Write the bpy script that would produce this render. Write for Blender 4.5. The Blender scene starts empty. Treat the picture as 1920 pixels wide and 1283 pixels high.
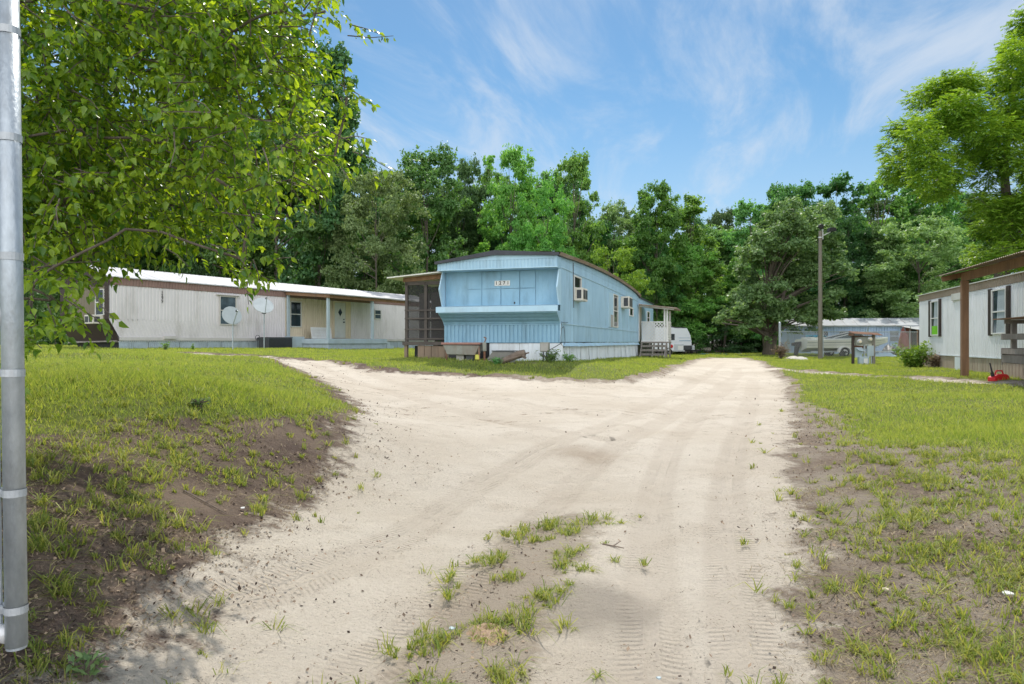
import bpy, math, random
import numpy as np
from mathutils import Vector, Matrix
R = math.radians
SC = bpy.context.scene
COL = SC.collection
# ------------------------------------------------------------------ camera
CZ = 1.5
F = 1280.0
cam_d = bpy.data.cameras.new("camera"); cam_d.lens = 24; cam_d.sensor_width = 36
cam_d.clip_start = 0.05; cam_d.clip_end = 5000
cam = bpy.data.objects.new("camera", cam_d); COL.objects.link(cam)
cam.location = (0, 0, CZ); cam.rotation_euler = (R(90), 0, 0)
SC.camera = cam
# ------------------------------------------------------------------ light
SUN_EL, SUN_AZ = 55.0, 3.0          # azimuth measured clockwise from +Y (the view direction)
SC.view_settings.view_transform = 'Standard'; SC.view_settings.look = 'None'
SC.view_settings.exposure = 0.55; SC.view_settings.gamma = 1
world = bpy.data.worlds.new("World"); SC.world = world; world.use_nodes = True
nt = world.node_tree; N = nt.nodes; L = nt.links; N.clear()
sky = N.new('ShaderNodeTexSky'); sky.sky_type = 'NISHITA'; sky.sun_disc = False
sky.sun_elevation = R(SUN_EL); sky.sun_rotation = R(SUN_AZ); sky.air_density = 1.0; sky.dust_density = 0.3; sky.ozone_density = 2.0
hsv = N.new('ShaderNodeHueSaturation'); hsv.inputs['Saturation'].default_value = 1.22; hsv.inputs['Hue'].default_value = .489; hsv.inputs['Value'].default_value = .62
L.new(sky.outputs[0], hsv.inputs['Color'])
tc = N.new('ShaderNodeTexCoord')
# cirrus: direction projected on a high flat layer
sep = N.new('ShaderNodeSeparateXYZ'); L.new(tc.outputs['Generated'], sep.inputs[0])
def M_(op, a, b=None, c=None, T=None):
    n = (T or N).new('ShaderNodeMath'); n.operation = op
    lk = L if T is None else None
    for i, v in enumerate((a, b, c)):
        if v is None: continue
        if isinstance(v, (int, float)): n.inputs[i].default_value = v
        else: n.id_data.links.new(v, n.inputs[i])
    return n.outputs[0]
zz = M_('MAXIMUM', sep.outputs['Z'], 0.03)
zz = M_('ADD', zz, 0.12)
cx = M_('DIVIDE', sep.outputs['X'], zz); cy = M_('DIVIDE', sep.outputs['Y'], zz)
comb = N.new('ShaderNodeCombineXYZ'); L.new(cx, comb.inputs[0]); L.new(cy, comb.inputs[1])
mp = N.new('ShaderNodeMapping'); L.new(comb.outputs[0], mp.inputs[0])
mp.inputs['Rotation'].default_value = (0, 0, R(16)); mpb = N.new('ShaderNodeMapping'); mpb.inputs['Scale'].default_value = (1.7, 0.55, 1); L.new(mp.outputs[0], mpb.inputs[0])
mp.inputs['Location'].default_value = (0.35, 0.1, 0)
n1 = N.new('ShaderNodeTexNoise'); n1.inputs['Scale'].default_value = 2.0; n1.inputs['Detail'].default_value = 9; n1.inputs['Roughness'].default_value = 0.62; n1.inputs['Distortion'].default_value = 0.5
L.new(mpb.outputs[0], n1.inputs['Vector'])
n2 = N.new('ShaderNodeTexNoise'); n2.inputs['Scale'].default_value = 0.55; n2.inputs['Detail'].default_value = 3
mp2 = N.new('ShaderNodeMapping'); mp2.inputs['Location'].default_value = (3.1, 1.7, 0); L.new(comb.outputs[0], mp2.inputs[0]); L.new(mp2.outputs[0], n2.inputs['Vector'])
cl = M_('ADD', M_('MULTIPLY', n1.outputs['Fac'], 1.0), M_('MULTIPLY', n2.outputs['Fac'], 0.75))
ramp = N.new('ShaderNodeMapRange'); ramp.interpolation_type = 'SMOOTHSTEP'
ramp.inputs['From Min'].default_value = 0.79; ramp.inputs['From Max'].default_value = 1.14; ramp.inputs['To Max'].default_value = 0.7
L.new(cl, ramp.inputs['Value'])
hzn = N.new('ShaderNodeMapRange'); hzn.interpolation_type = 'SMOOTHSTEP'; hzn.inputs['From Min'].default_value = .36; hzn.inputs['From Max'].default_value = .02; hzn.inputs['To Max'].default_value = .6
L.new(sep.outputs['Z'], hzn.inputs['Value']); hmx = N.new('ShaderNodeMixRGB'); hmx.inputs[2].default_value = (2.9, 3.6, 4.5, 1)
L.new(hzn.outputs[0], hmx.inputs[0]); L.new(hsv.outputs[0], hmx.inputs[1])
lum = N.new('ShaderNodeMixRGB'); lum.inputs[2].default_value = (3.9, 4.25, 4.7, 1)
L.new(ramp.outputs[0], lum.inputs[0]); L.new(hmx.outputs[0], lum.inputs[1])
# added bright cloud, unseen behind the camera, as fill light on shaded walls
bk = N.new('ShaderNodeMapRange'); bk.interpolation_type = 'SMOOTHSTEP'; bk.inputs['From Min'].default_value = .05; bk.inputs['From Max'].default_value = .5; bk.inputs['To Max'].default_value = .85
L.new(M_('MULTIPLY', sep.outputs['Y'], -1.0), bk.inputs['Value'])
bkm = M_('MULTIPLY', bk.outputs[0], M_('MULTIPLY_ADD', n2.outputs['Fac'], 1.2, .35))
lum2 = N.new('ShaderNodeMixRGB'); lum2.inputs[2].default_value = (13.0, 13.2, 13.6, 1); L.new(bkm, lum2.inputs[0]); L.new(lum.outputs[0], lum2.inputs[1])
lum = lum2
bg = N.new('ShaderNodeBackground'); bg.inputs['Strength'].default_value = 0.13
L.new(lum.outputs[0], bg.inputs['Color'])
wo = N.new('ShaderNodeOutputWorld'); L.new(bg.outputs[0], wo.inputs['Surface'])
sun_d = bpy.data.lights.new("sun", 'SUN'); sun_d.energy = 3.2; sun_d.angle = R(0.55); sun_d.color = (1.0, 0.95, 0.86)
sun = bpy.data.objects.new("sun", sun_d); COL.objects.link(sun)
sd = Vector((math.sin(R(SUN_AZ)) * math.cos(R(SUN_EL)), math.cos(R(SUN_AZ)) * math.cos(R(SUN_EL)), math.sin(R(SUN_EL))))
sun.rotation_euler = sd.to_track_quat('Z', 'Y').to_euler(); sun.location = (0, 40, 60)
SC.cycles.max_bounces = 8; SC.cycles.diffuse_bounces = 3; SC.cycles.transparent_max_bounces = 8
SC.cycles.use_adaptive_sampling = True; SC.cycles.use_denoising = True
try: SC.cycles.denoiser = 'OPENIMAGEDENOISE'
except Exception: pass

rng = np.random.default_rng(7); random.seed(7)
# ------------------------------------------------------------------ helpers
def P(px, py, Y):                      # photo pixel + distance -> world point
    return Vector(((px - 960) / F * Y, Y, CZ - (py - 640) / F * Y))

class MB:
    def __init__(s): s.v = []; s.f = []
    def add(s, vs, fs):
        b = len(s.v); s.v += [tuple(v) for v in vs]; s.f += [tuple(i + b for i in f) for f in fs]; return s
    def box(s, x0, x1, y0, y1, z0, z1):
        return s.add([(x0,y0,z0),(x1,y0,z0),(x1,y1,z0),(x0,y1,z0),(x0,y0,z1),(x1,y0,z1),(x1,y1,z1),(x0,y1,z1)],
                     [(0,3,2,1),(4,5,6,7),(0,1,5,4),(1,2,6,5),(2,3,7,6),(3,0,4,7)])
    def slab(s, p, u, n, s0, s1, z0, z1, d0, d1):   # along u from p, out along n
        p = Vector((p[0], p[1], 0)); u = Vector((u[0], u[1], 0)); n = Vector((n[0], n[1], 0)); k = Vector((0,0,1))
        c = []
        for z in (z0, z1):
            for a, d in ((s0,d0),(s1,d0),(s1,d1),(s0,d1)): c.append(p + u*a + n*d + k*z)
        return s.add(c, [(0,3,2,1),(4,5,6,7),(0,1,5,4),(1,2,6,5),(2,3,7,6),(3,0,4,7)])
    def bar(s, a, b, w, h=None, up=(0,0,1)):       # rectangular bar between two points
        a = Vector(a); b = Vector(b); h = h or w; d = (b-a).normalized(); up = Vector(up)
        if abs(d.dot(up)) > .95: up = Vector((1,0,0)) if abs(d.x) < .9 else Vector((0,1,0))
        x = d.cross(up).normalized()*w/2; y = x.cross(d).normalized()*h/2
        vs = [q + i*x + j*y for q in (a,b) for i,j in ((-1,-1),(1,-1),(1,1),(-1,1))]
        return s.add(vs, [(0,3,2,1),(4,5,6,7),(0,1,5,4),(1,2,6,5),(2,3,7,6),(3,0,4,7)])
    def tube(s, pts, rad, n=8, caps=True):
        pts = [Vector(p) for p in pts]; rad = rad if isinstance(rad, (list, tuple)) else [rad]*len(pts)
        vs = []; fs = []; prev = None
        for i, p in enumerate(pts):
            d = (pts[min(i+1, len(pts)-1)] - pts[max(i-1, 0)])
            d = d.normalized() if d.length > 1e-9 else Vector((0,0,1))
            if prev is None:
                a = Vector((0,0,1)) if abs(d.z) < .9 else Vector((1,0,0)); x = d.cross(a).normalized()
            else:
                x = (prev - d*prev.dot(d)); x = x.normalized() if x.length > 1e-6 else d.orthogonal().normalized()
            prev = x; y = d.cross(x)
            for k in range(n):
                t = 2*math.pi*k/n; vs.append(p + (x*math.cos(t) + y*math.sin(t))*rad[i])
        for i in range(len(pts)-1):
            for k in range(n):
                fs.append((i*n+k, i*n+(k+1)%n, (i+1)*n+(k+1)%n, (i+1)*n+k))
        if caps:
            fs.append(tuple(range(n-1, -1, -1))); fs.append(tuple((len(pts)-1)*n+k for k in range(n)))
        return s.add(vs, fs)
    def lathe(s, c, axis, prof, n=20):             # prof: (dist along axis, radius)
        c = Vector(c); ax = Vector(axis).normalized()
        return s.tube([c + ax*p[0] for p in prof], [max(p[1], 1e-4) for p in prof], n)
    def prism(s, poly, ax, d0, d1):                # polygon in the two other axes, extruded along ax ('x','y','z')
        def mk(a, b, d): return {'x': (d,a,b), 'y': (a,d,b), 'z': (a,b,d)}[ax]
        n = len(poly)
        vs = [mk(a,b,d0) for a,b in poly] + [mk(a,b,d1) for a,b in poly]
        fs = [tuple(range(n-1,-1,-1)), tuple(range(n, 2*n))] + [(i,(i+1)%n,n+(i+1)%n,n+i) for i in range(n)]
        return s.add(vs, fs)
    def corr(s, a0, a1, b0, b1, pitch, depth, nrm, steps=None, prof=((0,0),(.62,0),(.7,-1),(.92,-1)), jit=0):
        a0,a1,b0,b1 = map(Vector, (a0,a1,b0,b1)); nrm = Vector(nrm)     # ribbed sheet between lines a and b
        Lm = (a1-a0).length; k = max(1, int(round(Lm/pitch))); m = steps or 1
        ts = []
        for i in range(k):
            for t, o in prof: ts.append(((i+t)/k, o*depth))
        ts.append((1.0, 0.0)); vs = []; w = m+1
        for t, o in ts:
            for j in range(w):
                q = a0.lerp(a1, t).lerp(b0.lerp(b1, t), j/m)
                jj = jit*math.sin(t*9.1+j*1.3)*math.sin(t*23.0+j) if jit else 0
                vs.append(q + nrm*(o+jj))
        fs = [(i*w+j, (i+1)*w+j, (i+1)*w+j+1, i*w+j+1) for i in range(len(ts)-1) for j in range(m)]
        return s.add(vs, fs)
    def build(s, name, mat, parent=None, smooth=False, bevel=0):
        me = bpy.data.meshes.new(name); me.from_pydata(s.v, [], s.f); me.validate(); me.update()
        o = bpy.data.objects.new(name, me); COL.objects.link(o)
        if mat: me.materials.append(mat)
        if parent: o.parent = parent
        if smooth:
            for p in me.polygons: p.use_smooth = True
        if bevel:
            b = o.modifiers.new("bevel", 'BEVEL'); b.width = bevel; b.segments = 2; b.limit_method = 'ANGLE'
        return o
def npmesh(name, V, Fc, mat, parent=None, smooth=False, attrs=None):
    me = bpy.data.meshes.new(name); V = np.asarray(V, np.float32).reshape(-1,3); Fc = np.asarray(Fc, np.int32)
    me.vertices.add(len(V)); me.vertices.foreach_set('co', V.ravel())
    k = Fc.shape[1]; me.loops.add(Fc.size); me.loops.foreach_set('vertex_index', Fc.ravel())
    me.polygons.add(len(Fc)); me.polygons.foreach_set('loop_start', np.arange(0, Fc.size, k, dtype=np.int32))
    if smooth: me.polygons.foreach_set('use_smooth', np.ones(len(Fc), bool))
    me.update(calc_edges=True)
    for a, d in (attrs or {}).items():
        at = me.attributes.new(a, 'FLOAT', 'POINT'); at.data.foreach_set('value', np.asarray(d, np.float32))
    if mat: me.materials.append(mat)
    o = bpy.data.objects.new(name, me); COL.objects.link(o)
    if parent: o.parent = parent
    return o
def tag(o, label=None, cat=None, group=None, kind=None):
    if label: o['label'] = label
    if cat: o['category'] = cat
    if group: o['group'] = group
    if kind: o['kind'] = kind
    return o
def thing(name, label, cat, loc=(0,0,0), rz=0, group=None):
    o = bpy.data.objects.new(name, None); COL.objects.link(o); o.location = loc; o.rotation_euler = (0,0,rz)
    o.empty_display_size = .3
    return tag(o, label, cat, group)
def copy_tree(o, parent=None):
    c = o.copy(); COL.objects.link(c)
    if parent: c.parent = parent
    for ch in list(o.children): copy_tree(ch, c)
    return c
def text_mesh(name, txt, size, mat, parent, mtx, depth=.004, spacing=1.0, vertical=False):
    cu = bpy.data.curves.new(name, 'FONT'); cu.body = '\n'.join(txt) if vertical else txt; cu.size = size; cu.extrude = depth
    cu.align_x = 'CENTER'; cu.align_y = 'CENTER'; cu.space_character = spacing; cu.space_line = .82
    cu.offset = size*.015
    tmp = bpy.data.objects.new(name+"_tmp", cu); COL.objects.link(tmp)
    me = bpy.data.meshes.new_from_object(tmp.evaluated_get(bpy.context.evaluated_depsgraph_get()))
    bpy.data.objects.remove(tmp); me.materials.clear(); me.materials.append(mat)
    o = bpy.data.objects.new(name, me); COL.objects.link(o); o.parent = parent; o.matrix_local = mtx
    return o

# ------------------------------------------------------------------ materials
def base_mat(name):
    m = bpy.data.materials.new(name); m.use_nodes = True
    t = m.node_tree; b = t.nodes['Principled BSDF']; return m, t, b
def pm(name, c1, c2=None, scale=4.0, rough=.6, bump=0.0, stretch=(1,1,1), metal=0.0, dirt=None, dirt_amt=.5, dirt_scale=1.5, spec=.4, dirt_stretch=(1,1,.25), bscale=None):
    m, t, b = base_mat(name); n = t.nodes; l = t.links
    c2 = c2 or tuple(c*.8 for c in c1)
    co = n.new('ShaderNodeTexCoord'); mp = n.new('ShaderNodeMapping'); mp.inputs['Scale'].default_value = stretch
    l.new(co.outputs['Object'], mp.inputs[0])
    nz = n.new('ShaderNodeTexNoise'); nz.inputs['Scale'].default_value = scale; nz.inputs['Detail'].default_value = 6; nz.inputs['Roughness'].default_value = .65
    l.new(mp.outputs[0], nz.inputs['Vector'])
    rp = n.new('ShaderNodeValToRGB'); rp.color_ramp.elements[0].position = .3; rp.color_ramp.elements[1].position = .7
    rp.color_ramp.elements[0].color = (*c2,1); rp.color_ramp.elements[1].color = (*c1,1)
    l.new(nz.outputs['Fac'], rp.inputs[0]); out = rp.outputs[0]
    if dirt:
        mp3 = n.new('ShaderNodeMapping'); mp3.inputs['Scale'].default_value = dirt_stretch; l.new(co.outputs['Object'], mp3.inputs[0])
        nd = n.new('ShaderNodeTexNoise'); nd.inputs['Scale'].default_value = dirt_scale; nd.inputs['Detail'].default_value = 8; nd.inputs['Roughness'].default_value = .7
        l.new(mp3.outputs[0], nd.inputs['Vector'])
        mr = n.new('ShaderNodeMapRange'); mr.inputs['From Min'].default_value = .5; mr.inputs['From Max'].default_value = .75; mr.inputs['To Max'].default_value = dirt_amt
        l.new(nd.outputs['Fac'], mr.inputs['Value'])
        mx = n.new('ShaderNodeMixRGB'); mx.inputs[2].default_value = (*dirt,1); l.new(mr.outputs[0], mx.inputs[0]); l.new(out, mx.inputs[1]); out = mx.outputs[0]
    l.new(out, b.inputs['Base Color'])
    b.inputs['Roughness'].default_value = rough; b.inputs['Metallic'].default_value = metal
    b.inputs['Specular IOR Level'].default_value = spec
    if bump:
        nb = n.new('ShaderNodeTexNoise'); nb.inputs['Scale'].default_value = bscale or scale*4; nb.inputs['Detail'].default_value = 5; l.new(mp.outputs[0], nb.inputs['Vector'])
        bp = n.new('ShaderNodeBump'); bp.inputs['Strength'].default_value = bump; bp.inputs['Distance'].default_value = .02
        l.new(nb.outputs['Fac'], bp.inputs['Height']); l.new(bp.outputs[0], b.inputs['Normal'])
    return m
def leaf_mat(name, ca, cb, trans, tr_amt=.42, rough=.45, spec=.35, objvar=.12, clump=.5, clump_scale=.35):
    m, t, b = base_mat(name); n = t.nodes; l = t.links
    geo = n.new('ShaderNodeNewGeometry'); oi = n.new('ShaderNodeObjectInfo')
    co = n.new('ShaderNodeTexCoord')
    nz = n.new('ShaderNodeTexNoise'); nz.inputs['Scale'].default_value = clump_scale; nz.inputs['Detail'].default_value = 2; l.new(co.outputs['Object'], nz.inputs['Vector'])
    fac = n.new('ShaderNodeMath'); fac.operation = 'MULTIPLY_ADD'; fac.inputs[1].default_value = clump; l.new(nz.outputs['Fac'], fac.inputs[0])
    f2 = n.new('ShaderNodeMath'); f2.operation = 'MULTIPLY'; f2.inputs[1].default_value = 1-clump; l.new(geo.outputs['Random Per Island'], f2.inputs[0]); l.new(f2.outputs[0], fac.inputs[2])
    rp = n.new('ShaderNodeValToRGB'); rp.color_ramp.elements[0].color = (*ca,1); rp.color_ramp.elements[1].color = (*cb,1)
    rp.color_ramp.elements[0].position = .2; rp.color_ramp.elements[1].position = .8
    l.new(fac.outputs[0], rp.inputs[0])
    hs = n.new('ShaderNodeHueSaturation')
    hm = n.new('ShaderNodeMapRange'); hm.inputs['To Min'].default_value = .5-objvar*.05; hm.inputs['To Max'].default_value = .5+objvar*.20; l.new(oi.outputs['Random'], hm.inputs['Value'])
    vm = n.new('ShaderNodeMapRange'); vm.inputs['To Min'].default_value = 1-objvar*2.2; vm.inputs['To Max'].default_value = 1+objvar*2.2
    ml = n.new('ShaderNodeMath'); ml.operation = 'FRACT'; m2 = n.new('ShaderNodeMath'); m2.operation = 'MULTIPLY'; m2.inputs[1].default_value = 7.31
    l.new(oi.outputs['Random'], m2.inputs[0]); l.new(m2.outputs[0], ml.inputs[0]); l.new(ml.outputs[0], vm.inputs['Value'])
    l.new(hm.outputs[0], hs.inputs['Hue']); l.new(vm.outputs[0], hs.inputs['Value']); l.new(rp.outputs[0], hs.inputs['Color'])
    l.new(hs.outputs[0], b.inputs['Base Color']); b.inputs['Roughness'].default_value = rough; b.inputs['Specular IOR Level'].default_value = spec
    tr = n.new('ShaderNodeBsdfTranslucent')
    mt = n.new('ShaderNodeMixRGB'); mt.blend_type = 'MULTIPLY'; mt.inputs[0].default_value = 1; mt.inputs[2].default_value = (*trans,1); l.new(hs.outputs[0], mt.inputs[1])
    l.new(mt.outputs[0], tr.inputs['Color'])
    mx = n.new('ShaderNodeMixShader'); mx.inputs[0].default_value = tr_amt
    l.new(b.outputs[0], mx.inputs[1]); l.new(tr.outputs[0], mx.inputs[2])
    l.new(mx.outputs[0], n['Material Output'].inputs['Surface'])
    return m
def glass_mat(name, c=(.02,.03,.035), rough=.06, c2=None, sc=2.5):
    m = pm(name, c, c2 or tuple(x*.6 for x in c), scale=sc, rough=rough, spec=.6); return m
MAT = {}
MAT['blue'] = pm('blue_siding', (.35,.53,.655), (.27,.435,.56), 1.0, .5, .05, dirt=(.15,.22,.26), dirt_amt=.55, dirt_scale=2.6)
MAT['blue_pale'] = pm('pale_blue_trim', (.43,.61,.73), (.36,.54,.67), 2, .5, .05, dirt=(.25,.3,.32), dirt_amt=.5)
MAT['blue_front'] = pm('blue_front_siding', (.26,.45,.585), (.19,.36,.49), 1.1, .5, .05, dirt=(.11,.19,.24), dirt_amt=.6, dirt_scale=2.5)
MAT['tar'] = pm('black_tar_roof', (.035,.037,.045), (.06,.065,.08), 3, .7, .3)
MAT['rustroof'] = pm('rusty_roof_metal', (.30,.26,.22), (.20,.13,.09), 3, .7, .2, stretch=(1,1,1), dirt=(.13,.075,.05), dirt_amt=.8)
MAT['whiteskirt'] = pm('white_skirting', (.76,.80,.83), (.64,.70,.75), 1.5, .6, .1, dirt=(.25,.25,.22), dirt_amt=.7, dirt_scale=1.6)
MAT['beige'] = pm('beige_siding', (.72,.68,.69), (.67,.63,.64), 1, .5, .03, dirt=(.38,.35,.32), dirt_amt=.6, dirt_scale=1.6)
MAT['beige_trim'] = pm('beige_trim', (.62,.59,.56), (.52,.49,.46), 2, .55)
MAT['cream'] = pm('cream_and_porch_shade', (.74,.64,.48), (.68,.58,.43), 1, .5, .03, dirt=(.40,.30,.16), dirt_amt=.4)
MAT['brown'] = pm('brown_fascia', (.27,.17,.145), (.21,.13,.11), 2, .6, .05, dirt=(.25,.2,.18), dirt_amt=.4)
MAT['darkbrown'] = pm('dark_brown_and_shade', (.06,.042,.036), (.04,.028,.025), 2, .6, .1)
MAT['whiteroof'] = pm('white_metal_roof', (.54,.54,.55), (.43,.43,.45), 1.4, .5, .05, dirt=(.34,.33,.31), dirt_amt=.6, dirt_scale=1.2, dirt_stretch=(1,.4,1))
MAT['galv_skirt'] = pm('galvanised_skirting', (.45,.53,.57), (.36,.43,.47), 3, .5, .1, dirt=(.16,.19,.17), dirt_amt=.6)
MAT['greyblue'] = pm('grey_blue_paint', (.42,.50,.54), (.34,.42,.46), 3, .6, .1, dirt=(.25,.26,.24), dirt_amt=.4)
MAT['white'] = pm('white_paint', (.78,.78,.76), (.68,.68,.66), 3, .5, .03, dirt=(.45,.43,.38), dirt_amt=.4)
MAT['offwhite'] = pm('off_white_metal', (.68,.68,.64), (.6,.6,.56), 3, .45, .03, dirt=(.38,.34,.28), dirt_amt=.5)
MAT['whitewall'] = pm('white_siding', (.82,.83,.85), (.76,.77,.79), 1, .5, .03, dirt=(.46,.46,.43), dirt_amt=.5, dirt_scale=1.8)
MAT['tan'] = pm('tan_fascia', (.36,.29,.22), (.29,.23,.17), 2, .65, .1, dirt=(.2,.15,.11), dirt_amt=.5)
MAT['tanskirt'] = pm('tan_board_skirting', (.46,.38,.30), (.37,.29,.22), 2, .7, .15, stretch=(1,1,.3), dirt=(.19,.18,.12), dirt_amt=.6)
MAT['wood'] = pm('brown_treated_wood', (.27,.155,.085), (.18,.10,.055), 2.5, .7, .25, stretch=(3,3,.5), dirt=(.10,.06,.04), dirt_amt=.6)
MAT['greywood'] = pm('weathered_grey_wood', (.30,.275,.245), (.19,.17,.15), 4, .8, .3, stretch=(2,2,.7), dirt=(.10,.09,.08), dirt_amt=.5)
MAT['darkwood'] = pm('dark_porch_wood', (.10,.085,.075), (.065,.055,.05), 4, .8, .25)
MAT['brownboard'] = pm('brown_board', (.27,.20,.145), (.19,.14,.10), 2, .8, .2, stretch=(2,2,.4), dirt=(.11,.09,.07), dirt_amt=.6)
MAT['plywood'] = pm('grey_plywood', (.17,.155,.15), (.125,.115,.11), 3, .8, .1)
MAT['glass'] = glass_mat('dark_window_glass')
MAT['glass_blue'] = glass_mat('bluish_window_glass', (.10,.14,.17), .08, (.03,.04,.05))
MAT['curtain'] = pm('pale_curtain', (.50,.57,.60), (.36,.42,.45), 3, .7, .1, stretch=(6,6,.4))
MAT['screen'] = None
MAT['metal'] = pm('galvanised_steel', (.47,.52,.56), (.33,.37,.41), 26, .45, .12, stretch=(1,1,.5), metal=.5, dirt=(.20,.20,.19), dirt_amt=.6, dirt_scale=7, dirt_stretch=(1,1,.4))
MAT['band'] = pm('clamp_steel', (.50,.53,.56), (.38,.41,.44), 14, .5, .08, metal=.4, dirt=(.24,.22,.2), dirt_amt=.5, dirt_scale=9)
MAT['alu'] = pm('pale_metal', (.62,.63,.64), (.5,.51,.52), 6, .4, .05, metal=.35)
MAT['dish'] = pm('grey_dish_paint', (.42,.46,.47), (.35,.39,.40), 4, .7, .02, dirt=(.25,.26,.25), dirt_amt=.3)
MAT['black'] = pm('black_plastic', (.018,.018,.02), (.03,.03,.034), 6, .5)
MAT['darkgrey'] = pm('dark_grey_metal', (.07,.075,.08), (.045,.05,.055), 6, .5, .05)
MAT['red'] = pm('red_plastic', (.62,.025,.03), (.5,.015,.02), 6, .35)
MAT['rust'] = pm('rusty_metal', (.25,.12,.065), (.12,.06,.04), 6, .85, .35, dirt=(.3,.28,.25), dirt_amt=.6, dirt_scale=4)
MAT['rustygrey'] = pm('rusty_grey_sheet', (.23,.23,.21), (.16,.155,.135), 3, .75, .2, dirt=(.20,.085,.045), dirt_amt=.95, dirt_scale=3.2, dirt_stretch=(1,1,1))
MAT['rustpink'] = pm('faded_red_paint', (.36,.20,.17), (.28,.14,.11), 5, .7, .1, dirt=(.2,.13,.1), dirt_amt=.6)
MAT['oldtrough'] = pm('old_grey_paint', (.27,.28,.245), (.20,.20,.17), 4, .65, .1, dirt=(.16,.09,.06), dirt_amt=.8, dirt_scale=3)
MAT['concrete'] = pm('concrete', (.40,.39,.36), (.3,.29,.27), 5, .9, .25)
MAT['bark'] = pm('grey_bark', (.17,.14,.115), (.09,.075,.06), 5, .9, .6, stretch=(3,3,.6))
MAT['pole'] = pm('weathered_pole_wood', (.22,.20,.165), (.15,.135,.11), 4, .85, .3, stretch=(4,4,.3))
MAT['log'] = pm('weathered_log', (.23,.18,.14), (.12,.09,.07), 5, .9, .5, stretch=(1,1,1))
MAT['farblue'] = pm('far_blue_siding', (.44,.57,.80), (.39,.51,.75), 1.2, .55, .05, dirt=(.24,.32,.44), dirt_amt=.5)
MAT['fargrey'] = pm('weathered_roof_sheet', (.42,.44,.46), (.32,.34,.36), 1.5, .6, .1, dirt=(.26,.22,.19), dirt_amt=.7)
MAT['boat'] = pm('boat_gelcoat', (.70,.70,.64), (.62,.62,.56), 2, .3, .02, dirt=(.42,.41,.35), dirt_amt=.5)
MAT['boat_line'] = pm('boat_stripe', (.20,.24,.25), (.16,.19,.2), 3, .4)
MAT['teal'] = pm('teal_tarp', (.05,.36,.50), (.04,.25,.36), 4, .6, .3)
MAT['camper'] = pm('camper_white', (.76,.79,.82), (.70,.73,.77), 2, .35, .02, dirt=(.5,.52,.54), dirt_amt=.3)
MAT['silver'] = pm('silver_car_paint', (.52,.55,.58), (.46,.49,.52), 3, .3, 0, metal=.4)
MAT['tyre'] = pm('tyre_rubber', (.02,.02,.02), (.03,.03,.03), 8, .85, .1)
MAT['yellow'] = pm('yellow_plastic', (.62,.60,.10), (.5,.48,.08), 5, .5)
MAT['tarp'] = pm('white_tarp', (.55,.53,.47), (.43,.40,.34), 4, .7, .3)
MAT['bluegrey_panel'] = pm('blue_grey_scrap', (.40,.52,.62), (.33,.44,.54), 3, .6, .1)
MAT['redbrown'] = pm('red_brown_cloth', (.26,.10,.085), (.17,.06,.055), 4, .8, .2)
MAT['ac'] = pm('air_conditioner_shell', (.70,.67,.60), (.6,.57,.5), 5, .5, .03, dirt=(.35,.27,.2), dirt_amt=.6, dirt_scale=4)
def screen_mat():
    m, t, b = base_mat('insect_screen'); n = t.nodes; l = t.links
    b.inputs['Base Color'].default_value = (.035,.034,.033,1); b.inputs['Roughness'].default_value = .8
    tr = n.new('ShaderNodeBsdfTransparent'); mx = n.new('ShaderNodeMixShader'); mx.inputs[0].default_value = .58
    l.new(tr.outputs[0], mx.inputs[1]); l.new(b.outputs[0], mx.inputs[2]); l.new(mx.outputs[0], n['Material Output'].inputs['Surface']); return m
MAT['screen'] = screen_mat()

# ------------------------------------------------------------------ ground shape
GP = np.array([(0,-25,-1.5),(0,-3,-1.5),(0,1,-1.5),(1.2,3,-1.46),(-1.4,3,-1.45),(0,4,-1.43),(-1.5,6,-1.36),(2.4,6.6,-1.36),(-1.8,10.3,-1.15),
 (1,9,-1.25),(4,10.4,-1.27),(0,13,-1.06),(-4,15.6,-.80),(-3,13,-.96),(5.6,15,-1.15),(2,15.7,-1.03),(7.4,19.3,-1.12),(9.3,28,-1.06),(6.5,23,-1.04),
 (11.5,35,-1.02),(14,45,-1.02),(-1.2,17,-.88),(3,17.4,-.95),(-3.3,17.6,-.72),(-3,20,-.61),(1.4,19.6,-.64),(1.4,22,-.66),(4,26,-.76),(7.2,36,-.88),(-2,26,-.6),(-6,24,-.56),(-6,20,-.58),
 (-9,22,-.53),(-16.3,27,-.36),(-11,32,-.40),(-8.5,36.5,-.45),(-6.5,43,-.5),(-8,14,-.42),(-4,5.8,-.48),(-3,7,-.58),(-3.0,4.5,-.74),(-2.3,6,-1.02),(-1.66,2.2,-1.16),
 (-2.2,3.2,-1.03),(-2.7,9,-.74),(-5,10,-.45),(-9,9,-.36),(-6,4,-.48),(-4,2.5,-.82),(-12,16,-.35),(-20,20,-.3),(-35,30,-.2),(-25,8,-.25),(-4.4,13,-.62),(-7,18,-.48),
 (1.9,2.4,-1.28),(2.5,4.3,-1.22),(4.3,5.8,-1.0),(6,7,-.96),(6.6,11.5,-1.08),(9.6,12.8,-1.04),(10,18,-1.06),(14,20,-1.05),(17,27,-1.08),(12.4,18.5,-1.0),(3.6,3,-1.05),(6,3,-.95),
 (20,40,-1.08),(14,40,-1.06),(25,56,-.98),(18,57,-1.0),(10,60,-1.25),(0,60,-1.2),(-15,60,-.7),(40,60,-1.0),(60,100,-1),(0,100,-1.2),(-60,100,-.5),(-60,40,-.2),(60,20,-1),(30,10,-.9),(30,-10,-.9),(-30,-10,-.3),(16,32,-1.1),(13,27,-1.08)], float)
def _phi(d2): return np.sqrt(d2 + 0.9)
_d = ((GP[:,None,:2]-GP[None,:,:2])**2).sum(-1)
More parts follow.
